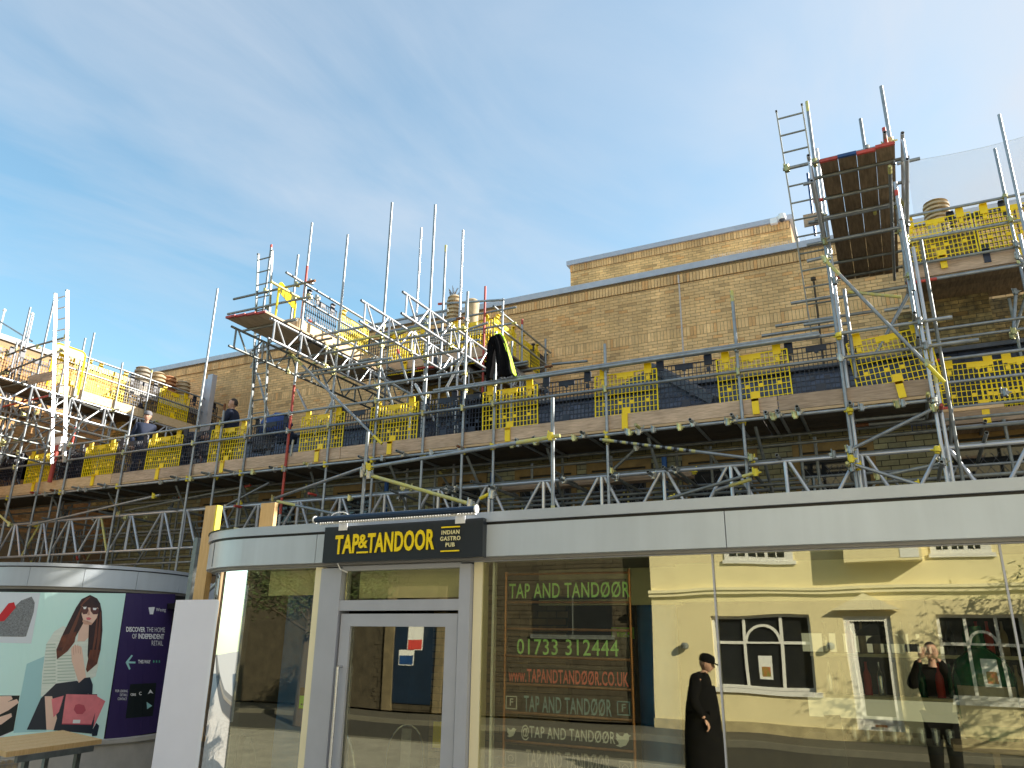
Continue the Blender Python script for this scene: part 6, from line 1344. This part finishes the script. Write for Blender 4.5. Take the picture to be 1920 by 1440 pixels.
# roof parapet continuing at the right behind the net
# ================================================================= hanging jacket
jt = thing('hanging_jacket', 'black work trousers and hi-vis jacket hung over the rail post in the middle', 'jacket', atY(935, 720, 10.8))
def drape(name, mn, L, Rr, y, th, folds, seed):
    """cloth between a left and right outline (photo px, top to bottom) with folds and thickness"""
    rnd = random.Random(seed); n = len(L); nx = 14; F = []; B = []
    for i in range(n):
        for k in range(nx+1):
            f = k/nx; u = L[i][0]+(Rr[i][0]-L[i][0])*f; v = L[i][1]+(Rr[i][1]-L[i][1])*f; g = i/(n-1)
            yy = y-th*math.sin(math.pi*min(max(f, .0), 1))**.5*(.6+.4*g)-.045*math.sin(f*folds*6.28+g*2+seed)*(.3+g)-.022*math.sin(f*folds*13+g*5)
            p = atY(u, v, y); s_ = yy/y; F.append(V(p.x, yy, p.z)); B.append(V(p.x, y+th*.5*math.sin(math.pi*f), p.z))
    m = M(); w_ = nx+1; fs = []
    for i in range(n-1):
        for k in range(nx): a = i*w_+k; fs.append((a, a+1, a+1+w_, a+w_))
    o = len(F); fb = [tuple(x+o for x in reversed(f)) for f in fs]; ed = []
    for k in range(nx): ed += [(k+1, k, k+o, k+1+o), ((n-1)*w_+k, (n-1)*w_+k+1, (n-1)*w_+k+1+o, (n-1)*w_+k+o)]
    for i in range(n-1): ed += [(i*w_, (i+1)*w_, (i+1)*w_+o, i*w_+o), ((i+1)*w_+nx, i*w_+nx, i*w_+nx+o, (i+1)*w_+nx+o)]
    m.add(F+B, fs+fb+ed); ob = build(name, m, mn, jt, smooth=True); sb = ob.modifiers.new('s', 'SUBSURF'); sb.levels = 1; sb.render_levels = 1; return ob
drape('trouser_leg', 'black_cloth', [(919, 634), (914, 648), (915, 668), (911, 688), (913, 702), (910, 715)], [(932, 625), (931, 645), (928, 668), (929, 688), (925, 702), (926, 711)], 10.86, .05, 1.2, 1)
drape('jacket_body', 'black_cloth', [(919, 631), (926, 646), (931, 662), (929, 680), (934, 696), (931, 710)], [(937, 624), (948, 640), (952, 660), (959, 678), (959, 692), (965, 706)], 10.84, .09, 1.8, 2)
drape('hi_vis_trim', 'hi_vis', [(925, 625), (938, 638), (948, 655), (956, 680), (962, 704)], [(940, 624), (948, 634), (954, 655), (961, 680), (967, 706)], 10.86, .03, 1, 3)
# ================================================================= workmen
def skin_part(name, joints, edges, mn, parent, sub=2):
    me = bpy.data.meshes.new(name); o0 = parent.location
    me.from_pydata([Vector(j[:3])-(o0 if parent.parent is None else Vector(parent['_o'])) for j in joints], edges, [])
    o = bpy.data.objects.new(name, me); C.objects.link(o); o.parent = parent; me.materials.append(MAT[mn])
    sk = o.modifiers.new('skin', 'SKIN'); sk.use_smooth_shade = True
    for i, j in enumerate(joints):
        r_ = j[3]; me.skin_vertices[0].data[i].radius = (r_, r_) if not isinstance(r_, tuple) else r_
    me.skin_vertices[0].data[0].use_root = True
    sb = o.modifiers.new('sub', 'SUBSURF'); sb.levels = sub; sb.render_levels = sub
    # bake to a plain mesh
    bpy.context.view_layer.update(); dg = bpy.context.evaluated_depsgraph_get(); nm = bpy.data.meshes.new_from_object(o.evaluated_get(dg)); o.modifiers.clear(); o.data = nm
    nm.materials.clear(); nm.materials.append(MAT[mn]); nm.polygons.foreach_set('use_smooth', [True]*len(nm.polygons)); return o
def head(t, c_, yaw, tilt, hairm='hair', cap=None, r=.098):
    """sculpted head: skull, jaw, nose, brow, ears, eyes, mouth; faces +X before turning by yaw"""
    Mx = Matrix.Translation(c_)@Matrix.Rotation(yaw, 4, 'Z')@Matrix.Rotation(tilt, 4, 'Y')
    import bmesh as bmx
    b_ = bmx.new(); bmx.ops.create_uvsphere(b_, u_segments=28, v_segments=20, radius=1.0)
    for v in b_.verts:
        x, y, z = v.co; X, Yv, Z = x*.098, y*.076, z*.118
        if z < -.1: k = 1-.34*min(1, (-z-.1)/.9); Yv *= k; X = X*(1-.18*(-z)) + (.016 if x > 0 else .012)*(-z)
        if x > .55:
            X -= .004*(1 if abs(z) < .5 else 0)
            nn = math.exp(-((y/.17)**2))*math.exp(-(((z+.17)/.20)**2)); X += .030*nn
            X += .007*math.exp(-(((z-.22)/.10)**2)); ey = math.exp(-(((abs(y)-.38)/.17)**2))*math.exp(-(((z-.03)/.12)**2)); X -= .014*ey
            X += .007*math.exp(-(y/.34)**2)*math.exp(-(((z+.50)/.09)**2)); X += .010*math.exp(-(y/.35)**2)*math.exp(-(((z+.80)/.12)**2))
        v.co = (X, Yv, Z)
    me = bpy.data.meshes.new('head'); b_.to_mesh(me); b_.free(); me.transform(Mx); me.transform(Matrix.Translation(-t.location)); me.materials.append(MAT['skin']); me.polygons.foreach_set('use_smooth', [True]*len(me.polygons)); o = bpy.data.objects.new('head', me); C.objects.link(o); o.parent = t
    for s_ in (-1, 1):
        m = M(); q = Mx@V(-.002, s_*.079, -.005); m.lathe((0, 0, 0), [(.004, -.032), (.016, -.02), (.019, .0), (.021, .018), (.006, .032)], 10); m.v = [tuple(Mx@V(a*.55-.002, s_*.078+b2*.35, c2-.005)) for a, b2, c2 in m.v]; build('ear', m, 'skin', t, smooth=True)
        m = M(); m.lathe((0, 0, 0), [(.002, -.011), (.009, -.006), (.011, 0), (.009, .006), (.002, .011)], 10); m.v = [tuple(Mx@V(a*.6+.079, s_*.029+b2, c2*.7+.006)) for a, b2, c2 in m.v]; build('eye', m, 'black', t, smooth=True)
        m = M(); m.v = []; m.box(.085, .094, s_*.03-.016, s_*.03+.016, .024, .030); m.v = [tuple(Mx@V(*p)) for p in m.v]; build('eyebrow', m, 'hair', t)
    m = M(); m.box(.083, .092, -.022, .022, -.064, -.057); m.v = [tuple(Mx@V(*p)) for p in m.v]; build('mouth', m, 'label_red', t)
    if cap:
        m = M(); m.lathe((0, 0, 0), [(.100, .02), (.106, .05), (.100, .09), (.075, .120), (.03, .132), (.004, .134)], 20); m.v = [tuple(Mx@V(a*1.02-.004, b2*.84, c2)) for a, b2, c2 in m.v]; build('cap', m, cap, t, smooth=True)
        m = M(); P = [V(.07, -.07, .035)]+[V(.085+.085*math.cos(a), .072*math.sin(a), .030-.015*math.cos(a)) for a in [R(-80+20*k) for k in range(9)]]+[V(.07, .07, .035)]; m.prism([Mx@p for p in P], (0, 0, .006)); build('cap_peak', m, cap, t)
    else:
        b_ = bmx.new(); bmx.ops.create_uvsphere(b_, u_segments=24, v_segments=16, radius=1.0)
        for v in b_.verts: v.co = (v.co.x*.1035-.004, v.co.y*.081, v.co.z*.122+.004)
        bmx.ops.delete(b_, geom=[v for v in b_.verts if v.co.z < .035+.55*max(0, v.co.x+.02)-.0 and v.co.x > -.035 or v.co.z < -.05 or (v.co.x > .03 and v.co.z < .075)], context='VERTS')
        me = bpy.data.meshes.new('hair'); b_.to_mesh(me); b_.free(); me.transform(Mx); me.transform(Matrix.Translation(-t.location)); me.materials.append(MAT[hairm]); me.polygons.foreach_set('use_smooth', [True]*len(me.polygons)); o = bpy.data.objects.new('hair', me); C.objects.link(o); o.parent = t
def hand(t, wr, d, up_, side=1, curl=.6, mn='skin'):
    """palm with four fingers and a thumb, wrist at wr, pointing along d; fingers curl towards -up_"""
    wr, d, up_ = Vector(wr), Vector(d).normalized(), Vector(up_).normalized(); s_ = d.cross(up_).normalized()*side; J = [(*wr, .026), (*(wr+d*.05), (.038))]; E = [(0, 1)]
    for k, (off, ln) in enumerate(((-.030, .072), (-.010, .082), (.011, .077), (.030, .060))):
        b0 = wr+d*.085+s_*off; q = b0; dd = d.copy(); J.append((*b0, .0095)); E.append((1, len(J)-1))
        for j in range(3): dd = (Matrix.Rotation(-curl*side, 3, s_)@dd); q = q+dd*ln*(.42, .32, .26)[j]; J.append((*q, .0088-.001*j)); E.append((len(J)-2, len(J)-1))
    b0 = wr+d*.03-s_*.030; J.append((*b0, .012)); E.append((1, len(J)-1)); b1 = b0+(d*.6-s_*.8)*.035; J.append((*b1, .0105)); E.append((len(J)-2, len(J)-1)); b2 = b1+(d*.95-s_*.2-up_*.2)*.03; J.append((*b2, .009)); E.append((len(J)-2, len(J)-1))
    return skin_part('hand', J, E, mn, t, 1)
def person(label, base, yaw, pose, top='navy_cloth', leg='navy_cloth', headyaw=0., cap=None, sc_=1., headtilt=0.):
    t = thing('person', label, 'person', base); Bz = Vector(base); Rm = Matrix.Rotation(yaw, 3, 'Z')
    def P(x, y, z): return Bz+Rm@V(x*sc_, y*sc_, z*sc_)
    J = pose
    def L(k): return P(*J[k])
    # body: one continuous skinned figure
    pts = [('pelvis', .13), ('waist', .125), ('chest', .155), ('neck', .06), ('headc', .055), ('shL', .075), ('elL', .048), ('wrL', .03), ('shR', .075), ('elR', .048), ('wrR', .03), ('hipL', .10), ('knL', .065), ('anL', .045), ('toL', .04), ('hipR', .10), ('knR', .065), ('anR', .045), ('toR', .04)]
    ix = {k: i for i, (k, _) in enumerate(pts)}
    Jn = [(*L(k), r_*(.66 if k[:2] in ('sh', 'ch', 'el', 'wa', 'pe', 'hi', 'kn') else .82)) for k, r_ in pts]
    E = [(ix[a], ix[b2]) for a, b2 in (('pelvis', 'waist'), ('waist', 'chest'), ('chest', 'neck'), ('neck', 'headc'), ('chest', 'shL'), ('shL', 'elL'), ('elL', 'wrL'), ('chest', 'shR'), ('shR', 'elR'), ('elR', 'wrR'), ('pelvis', 'hipL'), ('hipL', 'knL'), ('knL', 'anL'), ('anL', 'toL'), ('pelvis', 'hipR'), ('hipR', 'knR'), ('knR', 'anR'), ('anR', 'toR'))]
    skin_part('body', Jn, E, 'skin', t)
    up_keys = ['pelvis', 'waist', 'chest', 'shL', 'elL', 'wrL', 'shR', 'elR', 'wrR']; rr = dict(pelvis=.165, waist=.155, chest=.175, shL=.095, elL=.068, wrL=.05, shR=.095, elR=.068, wrR=.05)
    JJ = [(*L(k), rr[k]) for k in up_keys]; JJ.append((*(L('chest').lerp(L('neck'), .8)), .085))
    wl = L('elL').lerp(L('wrL'), .93); wr_ = L('elR').lerp(L('wrR'), .93); JJ[5] = (*wl, .05); JJ[8] = (*wr_, .05)
    skin_part('jacket', JJ, [(0, 1), (1, 2), (2, 3), (3, 4), (4, 5), (2, 6), (6, 7), (7, 8), (2, 9)], top, t)
    lk = ['pelvis', 'hipL', 'knL', 'anL', 'hipR', 'knR', 'anR']; lr = dict(pelvis=.15, hipL=.115, knL=.085, anL=.07, hipR=.115, knR=.085, anR=.07)
    skin_part('trousers', [(*L(k), lr[k]) for k in lk], [(0, 1), (1, 2), (2, 3), (0, 4), (4, 5), (5, 6)], leg, t)
    for s_ in ('L', 'R'):
        a2, to = L('an'+s_), L('to'+s_); skin_part('boot', [(*(a2+V(0, 0, .02)), .055), (*(a2+V(0, 0, -.03)), .05), (*(to+V(0, 0, .005)), .045)], [(0, 1), (1, 2)], 'black', t, 1)
        d = (L('wr'+s_)-L('el'+s_)).normalized(); hand(t, L('wr'+s_), d, V(0, 0, 1) if abs(d.z) < .8 else Rm@V(1, 0, 0), 1 if s_ == 'L' else -1, .5)
    head(t, L('headc')+V(0, 0, .07*sc_), yaw+headyaw, headtilt, cap=cap)
    return t
# local frame: +X is forward
stand = dict(pelvis=(0, 0, .94), waist=(0, 0, 1.10), chest=(0, 0, 1.32), neck=(0, 0, 1.50), headc=(.02, 0, 1.60), shL=(0, .18, 1.43), elL=(-.04, .24, 1.15), wrL=(.10, .24, .93), shR=(0, -.18, 1.43), elR=(-.04, -.24, 1.15), wrR=(.10, -.24, .93),
             hipL=(0, .09, .90), knL=(.02, .10, .49), anL=(0, .10, .09), toL=(.15, .12, .04), hipR=(0, -.09, .90), knR=(.02, -.10, .49), anR=(0, -.10, .09), toR=(.15, -.12, .04))
p = atY(274, 790, 11.55); person('workman in grey cap and navy jacket smiling towards the street at the left rail', (p.x-.05, 11.6, 5.05), R(-20), stand, headyaw=R(-35), cap='grey_cloth', sc_=1.0)
s2 = dict(stand); s2.update(elL=(.08, .24, 1.17), wrL=(.30, .16, 1.10), elR=(.08, -.22, 1.17), wrR=(.30, -.12, 1.12))
p = atY(432, 768, 11.55); person('bare-headed workman in navy jumper turned to the left on the walkway', (p.x+.03, 11.6, 5.05), R(200), s2, headyaw=0, sc_=.985)
bend = dict(pelvis=(-.12, 0, .86), waist=(-.02, 0, .98), chest=(.24, 0, 1.03), neck=(.42, 0, 1.02), headc=(.52, 0, .96), shL=(.30, .18, 1.03), elL=(.38, .22, .76), wrL=(.50, .18, .56), shR=(.30, -.18, 1.03), elR=(.38, -.22, .76), wrR=(.50, -.18, .56),
            hipL=(-.12, .1, .84), knL=(.06, .12, .48), anL=(-.05, .12, .09), toL=(.10, .14, .04), hipR=(-.12, -.1, .84), knR=(.06, -.12, .48), anR=(-.05, -.12, .09), toR=(.10, -.14, .04))
p = atY(360, 830, 11.6); person('third workman in navy bending over behind the mesh guards', (p.x-.2, 11.62, 5.05), R(15), bend, headyaw=0, headtilt=R(50))
# people in the street, seen mirrored in the pub glass
q = dict(stand); q.update(elL=(.16, .22, 1.28), wrL=(.34, .09, 1.60), elR=(.16, -.22, 1.28), wrR=(.34, -.09, 1.60), neck=(-.02, 0, 1.5), headc=(-.01, 0, 1.60))
person('photographer in dark coat holding a phone up, mirrored in the right glass', (.22, -.50, .10), R(96), q, 'black_cloth', 'black_cloth', sc_=1.04)
m = M(); m.box(-.06, .10, -.075, -.062, 1.84, 1.93); tag(build('phone', m, 'black'), 'black phone held up by the photographer', 'phone')
w2_ = dict(stand); w2_.update(knL=(.16, .09, .50), anL=(.22, .09, .10), toL=(.36, .1, .06), knR=(-.04, -.09, .49), anR=(-.22, -.09, .14), toR=(-.10, -.1, .05), neck=(.05, 0, 1.49), headc=(.10, 0, 1.56), chest=(.02, 0, 1.32))
person('passer-by in long dark coat and brimmed hat, mirrored in the middle glass', (-2.55, .15, .10), R(0), w2_, 'black_cloth', 'black_cloth', headtilt=R(15), cap='black_cloth', sc_=.95)
m = M(); m.lathe((-2.55+.02, .15, .35), [(.27, 0), (.25, .3), (.21, .75), (.17, 1.0), (.05, 1.05)], 14); tag(build('coat_skirt', m, 'black_cloth', smooth=True), 'long skirt of the passer-by dark coat mirrored in the middle glass', 'coat')
# blue sheeting, bags and dark bundles on the walkway
rnd = random.Random(21)
def lump(name, c_, sx, sy, sz, mn, label, cat):
    b_ = bmesh.new(); bmesh.ops.create_icosphere(b_, subdivisions=3, radius=1)
    ph = [rnd.uniform(0, 6) for _ in range(6)]
    for v in b_.verts:
        n = v.co.copy(); k = 1+.12*math.sin(n.x*5+ph[0])*math.sin(n.y*6+ph[1])+.10*math.sin(n.z*9+ph[2]+n.x*4); v.co = (n.x*k*sx, n.y*k*sy, max(n.z*k*sz, -sz*.55))
    me = bpy.data.meshes.new(name); b_.to_mesh(me); b_.free(); me.materials.append(MAT[mn]); me.polygons.foreach_set('use_smooth', [True]*len(me.polygons)); o = bpy.data.objects.new(name, me); C.objects.link(o); o.location = c_; return tag(o, label, cat)
for (u_, v_, y, sx, sy, sz, mn, lb) in ((515, 800, 11.75, .42, .22, .28, 'blue_tarp', 'blue sheeting draped behind the navy guard'), (538, 822, 11.6, .22, .18, .2, 'navy_cloth', 'dark bundle beside the blue sheeting'), (370, 850, 11.85, .4, .2, .2, 'grey_cloth', 'grey sack by the bending workman'), (895, 780, 11.9, .3, .3, .42, 'black_cloth', 'large black bag behind the guard left of the jacket'), (140, 880, 11.8, .5, .25, .35, 'black_cloth', 'black sack near the left ladder foot'), (495, 830, 11.9, .28, .2, .36, 'grey_cloth', 'dark grey sack left of the blue sheeting'), (25, 880, 11.9, .5, .25, .45, 'black_cloth', 'black sack at the far left of the walkway')):
    p = atY(u_, v_, y); lump('bundle' if mn != 'blue_tarp' else 'tarpaulin', V(p.x, y, max(p.z, 5.05+sz*.55)), sx, sy, sz, mn, lb, 'bundle')
